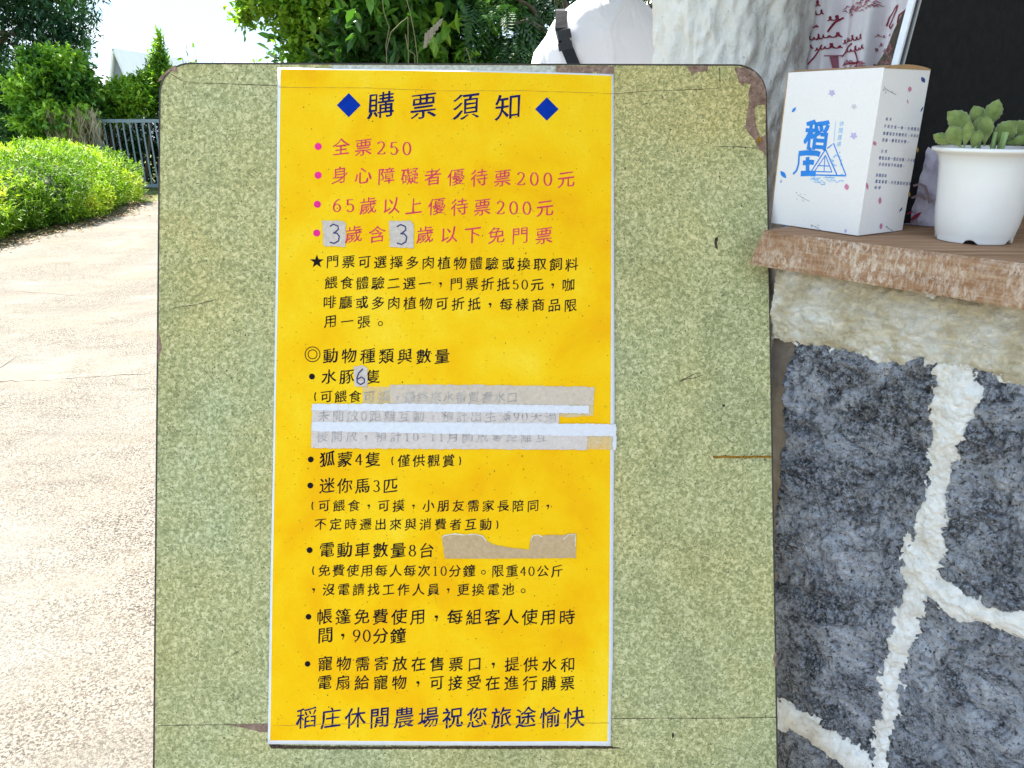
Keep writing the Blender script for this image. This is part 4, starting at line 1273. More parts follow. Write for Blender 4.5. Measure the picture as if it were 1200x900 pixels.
for text, p0, p1 in (('純米', (1039, 139.5), (1043.5, 139.8)), ('不同於他一般，台灣農民', (1037, 148), (1076, 151.5)), ('慢慢栽培有機稻米，天然好', (1036, 156.3), (1075, 159.5)), ('因緣，優質的好禮。', (1035, 164), (1064, 166.3)),
                     ('天然', (1033.5, 177.3), (1038, 177.6)), ('種植這樣一個好田園，不只是', (1031, 185), (1071, 188.2)), ('多用來給予的溫暖。', (1031, 192.5), (1059, 194.6)),
                     ('耕種原味', (1027.5, 205.3), (1037.5, 206)), ('農業素質，天然農家好滋味', (1027, 212.5), (1066, 215.6)), ('純粹', (1026, 219.8), (1030.5, 220.1))):
    bink(SF, 'small_print', M_DKBLUE, lambda k: k.line(text, p0, p1, 4.3, brush=False, off=0.01, sx=1.0))

# ------------------------------------------------------------------ potted succulent
pc = on_z(1139.5, 281.5, SHZ)
pc.z = SHZ + 0.0005
def lathe(prof, n=96, cx=0, cy=0, z0=0):
    V = []; F = []
    for r, z in prof:
        for k in range(n):
            a = 2 * math.pi * k / n; V.append(Vector((cx + r * math.cos(a), cy + r * math.sin(a), z0 + z)))
    for i in range(len(prof) - 1):
        for k in range(n):
            k2 = (k + 1) % n; F.append((i * n + k, i * n + k2, (i + 1) * n + k2, (i + 1) * n + k))
    return V, F
pot = empty('succulent_pot', pc, 'white plastic flower pot with flared rim standing on the counter', 'flower pot')
prof = [(0.0, 0.006), (0.040, 0.006), (0.0405, 0.0), (0.0445, 0.0), (0.0452, 0.0015), (0.0455, 0.008), (0.0462, 0.0095), (0.0475, 0.016), (0.0495, 0.026), (0.0510, 0.040), (0.0525, 0.058), (0.0545, 0.080), (0.0565, 0.097), (0.0590, 0.106), (0.0630, 0.1115), (0.0675, 0.1135), (0.0682, 0.1150), (0.0682, 0.1170), (0.0670, 0.1182), (0.0600, 0.1185), (0.0575, 0.1170), (0.0560, 0.108), (0.053, 0.098), (0.0, 0.097)]
V, F = lathe(prof, 96, pc.x, pc.y, pc.z)
view = math.atan2(-pc.y, -pc.x)                 # direction towards the viewer's side of the place
for i in (2, 3, 4):
    for k in range(96):
        for off in (0.02, 1.25, -1.25, 2.5, 3.75):
            d = (2 * math.pi * k / 96 - view - off + 0.08 + math.pi) % (2 * math.pi) - math.pi
            if abs(d) < 0.17: V[i * 96 + k].z += 0.0052 * math.sqrt(max(0, 1 - (d / 0.17) ** 2))
obj('pot_shell', V, F, M_POT, pot, smooth=True)
V, F = lathe([(0.0, 0.0008), (0.0395, 0.0008), (0.0395, 0.0058), (0.0, 0.0058)], 32, pc.x, pc.y, pc.z)
obj('dark_recess_fill', V, F, M_RECESS_SHADE, pot)  # near-black filler paints the shade seen through the foot notches
V, F = lathe([(0.0555, 0.106), (0.03, 0.109), (0.0, 0.110)], 40, pc.x, pc.y, pc.z)
obj('soil', V, F, plain('potting_soil', (0.045, 0.03, 0.02), 0.95, 0.4, 120, bump=0.004), pot)
succ = empty('succulent', (pc.x, pc.y, pc.z + 0.11), 'furry green succulent with plump toothed leaves growing in the white pot', 'succulent')
RI = Vector((1, 0, 0)).cross(Vector((0, 0, 1))); camd = ray(1155, 160).normalized()
rx_ = camd.cross(Vector((0, 0, 1))).normalized(); up_ = rx_.cross(camd).normalized()
def succ_leaf(px, py, L, Wd, ang, dep, tilt=0.12):
    """plump obovate leaf; L and Wd in mm, ang its lean in the picture plane, dep forward or back of the pot's axis"""
    d = ray(px, py); t = (pc.y + 0.0) / d.y
    c = Vector((0, 0, CAM_Z)) + d * t + Vector((camd.x, camd.y, 0)).normalized() * dep
    ax = (up_ * math.cos(ang) + rx_ * math.sin(ang)); ax = (ax - camd * tilt).normalized()
    side = ax.cross(camd).normalized(); nn = ax.cross(side).normalized()
    L *= .00142; Wd *= .00100
    V = []; F = []; n1, n2 = 15, 24
    for i in range(n1 + 1):
        s_ = i / n1
        wv = math.sin(math.pi * min(1, s_ ** 1.25)) ** 1.0 * (0.75 + 0.35 * s_) * Wd * 0.56
        if i in (0,): wv = Wd * .10
        if i == n1: wv = 0.0002
        tk = wv * 0.52 + 0.0002
        for k in range(n2):
            a = 2 * math.pi * k / n2
            serr = 1.0
            if s_ > .4 and abs(math.sin(a)) < .2: serr = 1.0 + (0.10 if i % 2 else -0.03)
            V.append(c + ax * ((s_ - .5) * L) + side * (math.cos(a) * wv * serr) + nn * (math.sin(a) * tk) - nn * (0.10 * L * math.sin(math.pi * s_)) * .5)
    for i in range(n1):
        for k in range(n2):
            k2 = (k + 1) % n2; F.append((i * n2 + k, i * n2 + k2, (i + 1) * n2 + k2, (i + 1) * n2 + k))
    F.append(tuple(range(n2))); F.append(tuple(n1 * n2 + k for k in range(n2 - 1, -1, -1)))
    obj('leaf', V, F, M_SUCC, succ, smooth=True)
for args in ((1107, 163.5, 21, 13, -1.15, -.012), (1127, 144, 33, 21, -0.95, .012), (1120, 160, 22, 19, -.6, -.022), (1134, 157, 24, 12, .03, -.030), (1146, 137, 22, 17, -.5, .022),
             (1162, 135, 28, 19, .22, .008), (1155, 153, 26, 16, -.12, -.020), (1175, 156, 27, 22, .65, -.016), (1190, 152, 24, 17, 1.0, .010), (1190, 165, 26, 11, 1.35, -.022),
             (1144, 163, 18, 13, .2, -.034), (1205, 157, 24, 18, 1.2, 0.0), (1148, 150, 22, 16, 0, .016)):
    succ_leaf(*args)
mb = MB()
for _ in range(7):
    a = R.uniform(0, 6.28); r = R.uniform(.004, .03)
    p = Vector((pc.x + r * math.cos(a), pc.y + r * math.sin(a), pc.z + .107)); mb.tube([p, p + Vector((r * .2 * math.cos(a), r * .2 * math.sin(a), .03))], .0025, 6)
mb.build('stem', M_SUCCEDGE, succ, True)

# crumpled printed bag between carton and pot
bc = on_z(1076, 262, SHZ)
BF = Frame((bc.x, bc.y - 0.012, SHZ), rx_, (0, 0, 1))
bag = empty('crumpled_bag', (bc.x, bc.y, SHZ), 'crumpled pale lilac plastic bag with dark red print squeezed between carton and pot', 'plastic bag')
nu, nv = 46, 56; V = []; F = []
bu0 = -0.055; bu1 = 0.050; bvt = BF.px(1085, 172)[1]
for side_ in (0, 1):
    for j in range(nv + 1):
        t = j / nv; v = 0.001 + (bvt - 0.001) * t
        wl_ = 0.55 + 0.45 * math.sin(math.pi * min(1, t * .9 + .12))
        for i in range(nu + 1):
            s_ = i / nu; u = bu0 * wl_ + (bu1 - bu0) * wl_ * s_
            th_ = math.sin(math.pi * s_) ** .5 * (0.018 * (1 - t * .7)) 
            fold = 0.012 * abs(float(fbm(np.array([u + side_]), np.array([v * .8]), 38, 3, 9)[0])) * math.sin(math.pi * s_) + .005 * math.sin(v * 150 + u * 90) * math.sin(math.pi * s_) * (1 - t)
            V.append(BF.to(u, v + 0.004 * math.sin(s_ * 9) * t, (th_ + fold) * (1 if side_ == 0 else -.5)))
n0 = (nu + 1) * (nv + 1)
for side_ in (0, 1):
    for j in range(nv):
        for i in range(nu):
            q = side_ * n0 + j * (nu + 1) + i; F.append((q, q + 1, q + nu + 2, q + nu + 1))
obj('bag_film', V, F, M_BAG, bag, smooth=True)
def bagh(u, v):
    return 0.027
k = Ink(BF, 0.030)
petal(k, 1075, 251, 17, 4.5, -0.62, 10); petal(k, 1068, 247, 10, 2.5, -0.4, 10)
k.build('red_print', M_WINE, bag)
k = Ink(BF, 0.0295)
for pts in ([(1072, 216), (1080, 214), (1086, 217), (1089, 226), (1091, 236)], [(1070, 230), (1078, 227), (1087, 232)]):
    k.stroke(dense(pts, 5), 3.2)
k.build('brown_print', plain('brown_print_ink', (0.30, 0.20, 0.22), .5), bag)

# ------------------------------------------------------------------ foliage helpers
def rand_unit(n):
    v = NR.normal(size=(n, 3)); return v / np.linalg.norm(v, axis=1)[:, None]
def leaves(C, A, Nn, L, Wd, shape='leaf', fold=0.25):
    """C centres, A long axes, Nn normals, L lengths, Wd widths -> V, F(quads)"""
    n = len(C)
    A = A / np.linalg.norm(A, axis=1)[:, None]
    S_ = np.cross(A, Nn); S_ /= (np.linalg.norm(S_, axis=1)[:, None] + 1e-9)
    Nn = np.cross(S_, A)
    L = L[:, None]; Wd = Wd[:, None]
    if shape == 'blade':
        P = [C - A * L * .5 - S_ * Wd * .3, C + A * L * .1 - S_ * Wd * .5 + Nn * L * .04, C + A * L * .5, C + A * L * .1 + S_ * Wd * .5 + Nn * L * .04]
        V = np.stack(P, 1).reshape(-1, 3)
        F = np.arange(n * 4).reshape(n, 4)
        return V, F, 4
    P = [C - A * L * .5, C - A * L * .12 - S_ * Wd * .5 + Nn * Wd * fold, C + A * L * .22 - S_ * Wd * .38 + Nn * Wd * fold * .7, C + A * L * .5 - Nn * L * .06,
         C + A * L * .22 + S_ * Wd * .38 + Nn * Wd * fold * .7, C - A * L * .12 + S_ * Wd * .5 + Nn * Wd * fold]
    V = np.stack(P, 1).reshape(-1, 3)
    b = np.arange(n)[:, None] * 6
    F = np.concatenate([b + np.array([[0, 1, 2, 3]]), b + np.array([[0, 3, 4, 5]])], 0)
    return V, F, 6
def clumps(blobs, n, jitter=0.0, shell=0.6):
    """random points in ellipsoids (cx, cy, cz, rx, ry, rz), biased to the outside, with uneven surface"""
    w_ = np.array([b[3] * b[4] + b[4] * b[5] + b[3] * b[5] for b in blobs]); w_ = w_ / w_.sum()
    k = NR.choice(len(blobs), n, p=w_)
    Bq = np.array(blobs)[k]
    d = rand_unit(n)
    r = NR.rand(n) ** (1 / (3 + 4 * shell))
    r = r * (1 + 0.22 * NR.normal(size=n) * 0.5)
    P = Bq[:, :3] + d * r[:, None] * Bq[:, 3:6]
    return P, d
def sprigs(P, D_, per, spread, L, Wd, droop=0.0, up=0.3, shape='leaf', tintbase=None, var=0.25):
    """each point grows a twig with leaves round it"""
    n = len(P)
    ax = D_ + rand_unit(n) * 0.6 + np.array([0, 0, up]); ax /= np.linalg.norm(ax, axis=1)[:, None]
    C = np.repeat(P, per, 0); AX = np.repeat(ax, per, 0)
    t = np.tile(np.linspace(-.5, .5, per), n)[:, None]
    off = rand_unit(n * per)
    C = C + AX * t * spread + off * spread * .12
    A = AX * .5 + off * .8 + np.array([0, 0, -droop])
    Nn = rand_unit(n * per) * .6 + np.array([0, 0, 1.0])
    Ls = L * (0.7 + .6 * NR.rand(n * per)); Ws = Wd * (0.7 + .6 * NR.rand(n * per))
    V, F, k = leaves(C, A, Nn, Ls, Ws, shape)
    tb = (NR.rand(n) if tintbase is None else tintbase)
    ti = np.clip(np.repeat(tb, per) * (1 - var) + NR.rand(n * per) * var, 0, 1)
    return V, F, np.repeat(ti, k)
def trunk_and_limbs(root, base, top, r, limbs, seed):
    q = random.Random(seed); mb = MB(); base = Vector(base); top = Vector(top)
    pts = [base.lerp(top, i / 6) + Vector((q.uniform(-1, 1), q.uniform(-1, 1), 0)) * r * .8 * (0 < i < 6) for i in range(7)]
    mb.tube(pts, [r * (1.15 - .9 * i / 6) for i in range(7)], 9)
    for e in limbs:
        t = q.uniform(.25, .8); a = base.lerp(top, t); e = Vector(e)
        mid = a.lerp(e, .5) + Vector((q.uniform(-.1, .1), q.uniform(-.1, .1), .12 * (e - a).length))
        rr = r * (1 - .75 * t) * .6
        mb.tube([a, mid, e], [rr, rr * .6, rr * .2], 6)
    mb.build('trunk', M_BARK, root, True)
def crown(root, parts, mat, name='crown'):
    Vs = []; Fs = []; Ts = []; o_ = 0
    for V, F, T in parts:
        Vs.append(V); Fs.append(F + o_); Ts.append(T); o_ += len(V)
    o = fast_mesh(name, np.concatenate(Vs), np.concatenate(Fs), mat, root, attr=np.concatenate(Ts))
    o['kind'] = 'stuff'
    return o
def tree(name, label, cat, base, top, r, blobs, mat, n, per, spread, L, Wd, seed, group=None, shape='leaf', droop=.1, up=.3, shell=.6, extra=()):
    root = empty(name, base, label, cat, group)
    trunk_and_limbs(root, base, top, r, [b[:3] for b in blobs], seed)
    P, D_ = clumps(blobs, n, shell=shell)
    P[:, 2] = np.maximum(P[:, 2], 0.05)
    tb = np.clip(0.45 + 1.4 * fbm(P[:, 0] * 1.0 + P[:, 1], P[:, 2], 2.6, 3, seed) + .4 * (NR.rand(n) - .5), 0, 1)
    crown(root, [sprigs(P, D_, per, spread, L, Wd, droop, up, shape, tb)] + list(extra), mat)
    return root
def pY(px, py, Y): return at_y(px, py, Y)
def blob(px, py, Y, rpx, rpy, depth=None):
    c = at_y(px, py, Y); k = c.y / ray(px, py).y / FPX
    return (c.x, c.y, c.z, rpx * k, (depth or rpx * k), rpy * k)

# ------------------------------------------------------------------ greenery behind the board
# small round-leaved tree at the left with sky showing through
Y1 = 6.2
bl = [blob(345, 10, Y1, 38, 26, .35), blob(310, -12, Y1, 28, 22, .3), blob(385, 40, Y1, 40, 42, .4), blob(360, -40, Y1, 60, 40, .5), blob(420, -10, Y1 + .2, 45, 60, .5), blob(287, 12, Y1, 10, 16, .15),
      blob(400, 110, Y1 + .2, 60, 70, .5), blob(295, -30, Y1, 20, 25, .3), blob(352, 62, Y1, 14, 18, .2)]
tree('round_leaved_tree', 'yellow green small-leaved tree with sky showing through, left above the board', 'tree', (-1.55, 6.6, 0), (-1.6, 6.4, 2.3), .05, bl, M_LEAF_BRIGHT, 2300, 7, .16, .052, .034, 3)
# broad leaves in the middle
bl = [blob(455, 35, 5.8, 45, 45, .5), blob(500, -20, 6.0, 60, 50, .6), blob(520, 60, 6.0, 55, 50, .5), blob(430, 100, 5.9, 60, 70, .5), blob(440, -60, 6.2, 80, 50, .7), blob(530, 140, 6.1, 80, 80, .6)]
tree('broad_leaved_shrub', 'dark glossy broad-leaved shrub above the middle of the board', 'shrub', (-.75, 6.2, 0), (-.8, 6.1, 1.9), .05, bl, M_LEAF_MID, 1000, 7, .22, .13, .050, 5, droop=.35)
# fern-like sprays to the right, up to the man in white
bl = [blob(590, 30, 5.6, 55, 50, .5), blob(650, -15, 5.8, 70, 50, .6), blob(560, -30, 5.9, 60, 50, .6), blob(700, 60, 6.0, 80, 60, .6), blob(790, 0, 6.2, 90, 90, .8), blob(620, 120, 5.9, 90, 70, .6), blob(640, -90, 6.2, 120, 60, .9), blob(860, 60, 6.6, 90, 120, .8)]
root = empty('feathery_tree', (.45, 6.3, 0), 'dark tree with feathery hanging sprays left of the man in white', 'tree')
trunk_and_limbs(root, (.45, 6.3, 0), (.4, 6.2, 2.6), .08, [b[:3] for b in bl], 9)
P, D_ = clumps(bl, 1100)
n = len(P); pairs = 9
ax = D_ * .6 + rand_unit(n) * .5 + np.array([0, -.25, -.35]); ax /= np.linalg.norm(ax, axis=1)[:, None]
sd = np.cross(ax, rand_unit(n) * .5 + np.array([0, 0, 1.0])); sd /= np.linalg.norm(sd, axis=1)[:, None]
Cs = []; As = []; Ns = []; Ls = []
FL = .26
for i in range(pairs):
    t = i / (pairs - 1)
    for s_ in (-1, 1):
        a = ax * .55 + sd * s_; a /= np.linalg.norm(a, axis=1)[:, None]
        ln = FL * .30 * (1 - .65 * abs(t - .35)) * (1 - .3 * t)
        sag = np.array([0, 0, -.10]) * t * t
        Cs.append(P + ax * (t - .5) * FL + a * ln * .5 + sag * FL * 2); As.append(a + np.array([0, 0, -.25])); Ns.append(np.cross(ax, sd)); Ls.append(np.full(n, ln))
V, F, k_ = leaves(np.concatenate(Cs), np.concatenate(As), np.concatenate(Ns), np.concatenate(Ls), np.concatenate(Ls) * .24, 'blade')
tb = np.clip(0.42 + 1.2 * fbm(P[:, 0], P[:, 2], 2.6, 3, 4) + .3 * (NR.rand(n) - .5), 0, 1)
T = np.repeat(np.clip(np.tile(tb, pairs * 2) + .1 * (NR.rand(n * pairs * 2) - .5), 0, 1), k_)
crown(root, [(V, F, T)], M_LEAF_DEEP)
# dense backdrop shrubs
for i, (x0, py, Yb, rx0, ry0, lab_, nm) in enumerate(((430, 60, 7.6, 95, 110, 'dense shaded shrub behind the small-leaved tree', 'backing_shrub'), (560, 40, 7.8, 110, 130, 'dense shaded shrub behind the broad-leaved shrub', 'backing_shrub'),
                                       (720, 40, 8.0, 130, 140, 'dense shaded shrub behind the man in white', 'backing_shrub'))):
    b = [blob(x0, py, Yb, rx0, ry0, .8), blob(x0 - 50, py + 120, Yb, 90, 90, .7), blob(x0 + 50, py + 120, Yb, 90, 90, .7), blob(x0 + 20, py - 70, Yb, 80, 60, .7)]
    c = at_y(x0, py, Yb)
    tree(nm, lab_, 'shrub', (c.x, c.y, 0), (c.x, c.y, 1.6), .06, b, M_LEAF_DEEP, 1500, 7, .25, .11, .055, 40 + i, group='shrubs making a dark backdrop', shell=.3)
# dead palm-like scrap and bare stalks
dry = empty('dry_stalks', at_y(500, 60, 5.1) - Vector((0, 0, 1.2)), 'bare arching stalks and a dry torn frond in front of the dark leaves', 'dry stalks')
mb = MB()
for pts in ([(447, -8), (450, 15), (456, 32), (452, 55), (453, 62)], [(475, -6), (481, 16), (486, 42), (489, 66)], [(453, 58), (458, 38), (470, 26), (478, 20)], [(546, 56), (549, 64), (552, 74)], [(475, 40), (478, 58), (486, 64)]):
    mb.tube([at_y(x, y, 5.1) for x, y in pts] + [at_y(pts[-1][0] + 1, 110, 5.15)], .0028, 5)
mb.build('stalk', plain('stalk_bark', (0.17, 0.16, 0.07), .8), dry)
mb = MB()
for k in range(6):
    a = at_y(498 + k * 3.2, 56 - k * 5, 5.1); b = at_y(500 + k * 3.4, 38 - k * 3.2, 5.1 + .02 * (k % 2)); s_ = Vector((.012, 0, .004)); dd = Vector((0, .004, 0))
    mb.add([a - s_, a + s_, b + s_, b - s_, a - s_ + dd, a + s_ + dd, b + s_ + dd, b - s_ + dd], [(0, 1, 2, 3), (7, 6, 5, 4), (0, 4, 5, 1), (1, 5, 6, 2), (2, 6, 7, 3), (3, 7, 4, 0)])
mb.build('dry_frond', plain('dry_frond_fibre', (0.22, 0.19, 0.14), .8, .25, 60), dry)
SPL = ['leftmost thin sprout tip over the board\'s rounded left corner', 'tallest thin sprout tip near the board\'s left corner, second from left', 'third thin sprout tip from the left above the board', 'lone thin sprout tip in the open sky above the board, fourth from left', 'fifth thin sprout tip from the left above the board', 'thin sprout tip directly above the left edge of the notice', 'rightmost and tallest sprout tip beside the small-leaved tree', 'short sprout tip just left of the notice, under the open sky']
# low sprouts whose tips just clear the board at its left corner
for i, (px, top_) in enumerate(((213, 62), (218, 52), (228, 54), (248, 64), (262, 66), (312, 60), (322, 46), (300, 66))):
    base = at_y(px, 110, 7.0); base.z = 0
    rt = empty('sprout', base, None, 'sprout', 'thin sprouts behind the left end of the board')
    rt['label'] = SPL[i]
    tp = at_y(px, top_, 7.0)
    mb = MB(); mb.tube([base, base.lerp(tp, .5) + Vector((.03, 0, 0)), tp], [.006, .004, .002], 5); mb.build('stem', M_BARK, rt)
    n = 26; t = NR.rand(n) ** .6
    C = np.array(base)[None] + (np.array(tp) - np.array(base))[None] * t[:, None] + rand_unit(n) * .03
    V, F, k_ = leaves(C, rand_unit(n) + np.array([0, 0, .7]), rand_unit(n), np.full(n, .06), np.full(n, .025))
    crown(rt, [(V, F, np.repeat(NR.rand(n) * .6 + .2, k_))], M_LEAF_BRIGHT, 'leaves')

# ------------------------------------------------------------------ left distance: conifer, shrubs, gate, hedge, tents
bl = [blob(20, 60, 14.5, 60, 120, 1.0), blob(60, 10, 14.3, 42, 60, .8), blob(85, 30, 14.2, 24, 16, .4), blob(92, 62, 14.2, 12, 22, .3), blob(10, -60, 14.6, 90, 90, 1.4), blob(70, -50, 14.4, 50, 50, .8), blob(0, 140, 14.6, 70, 60, 1.0), blob(-70, 60, 14.8, 80, 130, 1.2)]
tree('dark_conifer', 'tall dark blue green conifer at the far left edge', 'tree', (-10.2, 14.6, 0), (-10.1, 14.6, 5.2), .16, bl, M_LEAF_CON, 6500, 6, .22, .13, .040, 21, shape='blade', up=.2, shell=.7)
bl = [blob(66, 82, 12.9, 34, 24, .5), blob(50, 110, 12.8, 36, 28, .5), blob(90, 108, 12.9, 26, 26, .4), blob(68, 140, 12.7, 46, 22, .5), blob(40, 72, 12.9, 14, 12, .3)]
tree('rounded_shrub', 'bright green rounded shrub in front of the dark conifer', 'shrub', (-7.4, 12.9, 0), (-7.5, 12.9, 1.4), .05, bl, M_LEAF_MID, 2400, 7, .16, .085, .045, 22)
# pointed young conifer
bl = [blob(186, 118 - i * 12, 13.6, max(3, 27 - i * 4.2), 10, max(.06, .42 - i * .06)) for i in range(7)]
tree('young_conifer', 'small pointed light green conifer rising beside the board corner', 'tree', (-6.5, 13.6, 0), tuple(at_y(186, 42, 13.6)), .03, bl, M_LEAF_BRIGHT, 1300, 6, .13, .08, .028, 23, shape='blade', up=.8, shell=.3)
bl = [blob(140, 112, 13.4, 24, 18, .4), blob(165, 118, 13.3, 28, 18, .4), blob(128, 132, 13.3, 22, 14, .4), blob(155, 100, 13.5, 12, 10, .2), blob(172, 98, 13.5, 14, 14, .2), blob(195, 110, 13.5, 26, 24, .4)]
tree('spreading_shrub', 'light green spreading shrub above the metal gate', 'shrub', (-6.9, 13.5, 0), (-6.9, 13.5, 1.3), .04, bl, M_LEAF_BRIGHT, 1500, 6, .14, .08, .034, 24)
bl = [blob(130, 178, 13.9, 40, 34, .3), blob(175, 178, 13.9, 40, 40, .3), blob(100, 150, 13.3, 26, 20, .3), blob(75, 160, 13.0, 30, 16, .3), blob(20, 165, 13.0, 50, 22, .4), blob(220, 175, 13.9, 50, 45, .3)]
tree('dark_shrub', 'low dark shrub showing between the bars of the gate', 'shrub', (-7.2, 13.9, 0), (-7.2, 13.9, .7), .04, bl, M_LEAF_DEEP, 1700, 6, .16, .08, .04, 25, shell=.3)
dp = at_y(92, 148, 12.4)
dr = empty('dry_weeds', (dp.x, dp.y, 0), 'tangle of pale dry weeds at the left end of the gate', 'weeds')
n = 520; C = np.stack([dp.x + NR.uniform(-.42, .34, n), dp.y + NR.uniform(-.15, .15, n), 0.55 + .62 * NR.rand(n)], 1)
V, F, k_ = leaves(C, rand_unit(n) * .6 + np.array([0, 0, 1.0]), rand_unit(n), .22 + .2 * NR.rand(n), np.full(n, .012), 'blade')
crown(dr, [(V, F, np.repeat(NR.rand(n), k_))], M_LEAF_DRY, 'stalks')

# metal gate
GY = 12.75
gx0 = at_y(117, 180, GY).x
gt = at_y(150, 139.5, GY).z; gb = at_y(150, 219.5, GY).z
gate = empty('metal_gate', (gx0, GY, 0), 'low grey metal gate with thin vertical bars beyond the hedge', 'gate')
GW = 3.6
def gpart(name, c, h):
    mb = MB(); mb.box(c, h); return mb.build(name, M_GATE, gate)
gpart('post', (gx0, GY, (gt + .02) / 2), (.045, .045, (gt + .02) / 2))
gpart('post', (gx0 + GW, GY, (gt + .02) / 2), (.045, .045, (gt + .02) / 2))
gpart('rail', (gx0 + GW / 2, GY, gt - .028), (GW / 2 - .046, .022, .026))
gpart('rail', (gx0 + GW / 2, GY, gb + .028), (GW / 2 - .046, .022, .026))
proto = None
nb = int(GW / .104)
for i in range(1, nb):
    x = gx0 + .045 + i * .104
    if x > gx0 + GW - .06: break
    if proto is None:
        mb = MB(); mb.box((0, 0, 0), (.009, .009, (gt - gb) / 2 - .055)); proto = obj('bar', mb.v, mb.f, M_GATE, gate, local=True); b_ = proto
    else:
        b_ = proto.copy(); COL.objects.link(b_); b_.parent = gate
    b_.location = (x - gx0, 0, (gt + gb) / 2)

# hedge of feathery yellow-green plants
hx0 = -5.28
hedge = empty('yellow_green_hedge', (-6.2, 8.5, 0), 'mounded bright yellow green hedge along the left side of the path', 'hedge')
hb = []
yy = 5.2
while yy < 11.2:
    off = max(0, yy - 9.5) * .10
    hb.append((-5.86 - off * 2.6 + .10 * math.sin(yy * 3), yy, .27, .90, .62, .53 + .05 * math.sin(yy * 2.1)))
    yy += .5
hb.append((-6.42, 11.2, .25, .66, .42, .46))
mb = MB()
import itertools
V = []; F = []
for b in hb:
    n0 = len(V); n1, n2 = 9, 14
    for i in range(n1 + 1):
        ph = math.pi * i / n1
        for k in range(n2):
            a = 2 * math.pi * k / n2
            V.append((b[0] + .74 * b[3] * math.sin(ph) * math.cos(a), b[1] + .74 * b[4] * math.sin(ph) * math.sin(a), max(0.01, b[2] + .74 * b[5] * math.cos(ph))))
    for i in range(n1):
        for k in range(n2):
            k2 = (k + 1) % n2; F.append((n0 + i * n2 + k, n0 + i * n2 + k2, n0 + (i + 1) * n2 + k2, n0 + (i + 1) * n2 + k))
obj('dark_core', V, F, M_CORE, hedge)  # solid dark lumps; the hedge's inner shade is put into their colour
n = 24000
k = NR.randint(0, len(hb), n); Bq = np.array(hb)[k]; d = rand_unit(n); d[:, 2] = np.abs(d[:, 2]) * 1.35 - .55; d /= np.linalg.norm(d, axis=1)[:, None]
rr = .86 + .20 * NR.rand(n) + .10 * fbm(Bq[:, 1] + d[:, 0], d[:, 2] + d[:, 1], 2.5, 3, 8)
P = Bq[:, :3] + d * Bq[:, 3:6] * rr[:, None]
ok = P[:, 2] > .04; P = P[ok]; d = d[ok]; n = len(P)
tb = np.clip(.47 + 1.5 * fbm(P[:, 0] * .7 + P[:, 2] * 1.5, P[:, 1], 2.4, 4, 15) + .5 * (NR.rand(n) - .5), 0, 1)
crown(hedge, [sprigs(P, d, 5, .09, .075, .013, .1, .7, 'blade', tb)], M_LEAF_HEDGE, 'foliage')
# leaf litter at its foot
n = 1500; yv = NR.uniform(5.5, 11.8, n)
C = np.stack([-4.93 - np.maximum(0, yv - 9.5) * .32 + NR.normal(0, .13, n), yv, np.full(n, .014)], 1)
V, F, k_ = leaves(C, rand_unit(n) * np.array([1, 1, .05]), np.tile(np.array([0, 0, 1.0]), (n, 1)) + .3 * rand_unit(n), np.full(n, .05), np.full(n, .022))
lit = fast_mesh('leaf_litter', V, F, leafmat('litter', [(0, (0.12, 0.07, 0.03)), (.6, (0.28, 0.17, 0.09)), (1, (0.10, 0.14, 0.03))], .1), None, attr=np.repeat(NR.rand(n), k_))
tag(lit, 'brown fallen leaves scattered along the foot of the hedge', 'leaf litter', kind='stuff')

# white steep-roofed tents far beyond the gate
def tent_house(pa, pe, Y, depth, label, hwm):
    A_ = at_y(*pa, Y); E_ = at_y(*pe, Y + depth); E_.z = A_.z
    root = empty('white_a_frame_cabin', (A_.x, A_.y, 0), label, 'cabin', 'white steep-roofed cabins beyond the gate')
    ridge = (E_ - A_); rd = ridge.normalized(); sd = Vector((-rd.y, rd.x, 0))
    L_ = A_ + sd * hwm; L_.z = 0; R_ = A_ - sd * hwm; R_.z = 0
    mb = MB(); o = rd * .12
    mb.add([A_ + o, L_ + o, R_ + o], [(0, 1, 2)]); mb.build('gable', M_ROOFG, root)
    for side_, P_ in ((1, L_), (-1, R_)):
        mb = MB(); P2 = P_ + ridge; n_ = (P_ - A_).cross(ridge).normalized() * .06
        mb.add([A_, P_, P2, A_ + ridge, A_ + n_, P_ + n_, P2 + n_, A_ + ridge + n_], [(0, 1, 2, 3), (4, 7, 6, 5), (0, 4, 5, 1), (1, 5, 6, 2), (2, 6, 7, 3), (3, 7, 4, 0)])
        mb.build('roof_sheet', M_ROOFW, root)
    mb = MB(); mb.box(A_ * .5 + Vector((0, 0, 0)) + Vector((A_.x, A_.y, 0)) * .5 + rd * .05, (.25, .02, A_.z * .18), (sd, rd, Vector((0, 0, 1)))); mb.build('vent_panel', M_ROOFW, root)
tent_house((131, 57), (215, 72), 25, 5.0, 'white steep-roofed cabin with grey gable above the gate', .9)
tent_house((100, 78), (126, 79), 29, 3.0, 'smaller white cabin half hidden behind the rounded shrub', 1.4)
# far tree line and land
bw = []
for i in range(26):
    a = math.radians(-75 + 150 * i / 25); rr_ = 62 + 5 * math.sin(i * 2.3)
    bw.append((rr_ * math.sin(a), rr_ * math.cos(a), 1.0, 6.5, 3.0, 1.3 + .5 * math.sin(i * 1.7)))
P, D_ = clumps(bw, 9000, shell=.5)
P[:, 2] = np.maximum(P[:, 2], .1)
V, F, T = sprigs(P, D_, 5, .6, .35, .22)
fw = fast_mesh('far_woodland', V, F, M_LEAF_MID, None, attr=T)
tag(fw, 'low far woodland closing the view all along the horizon', 'woodland', kind='stuff')

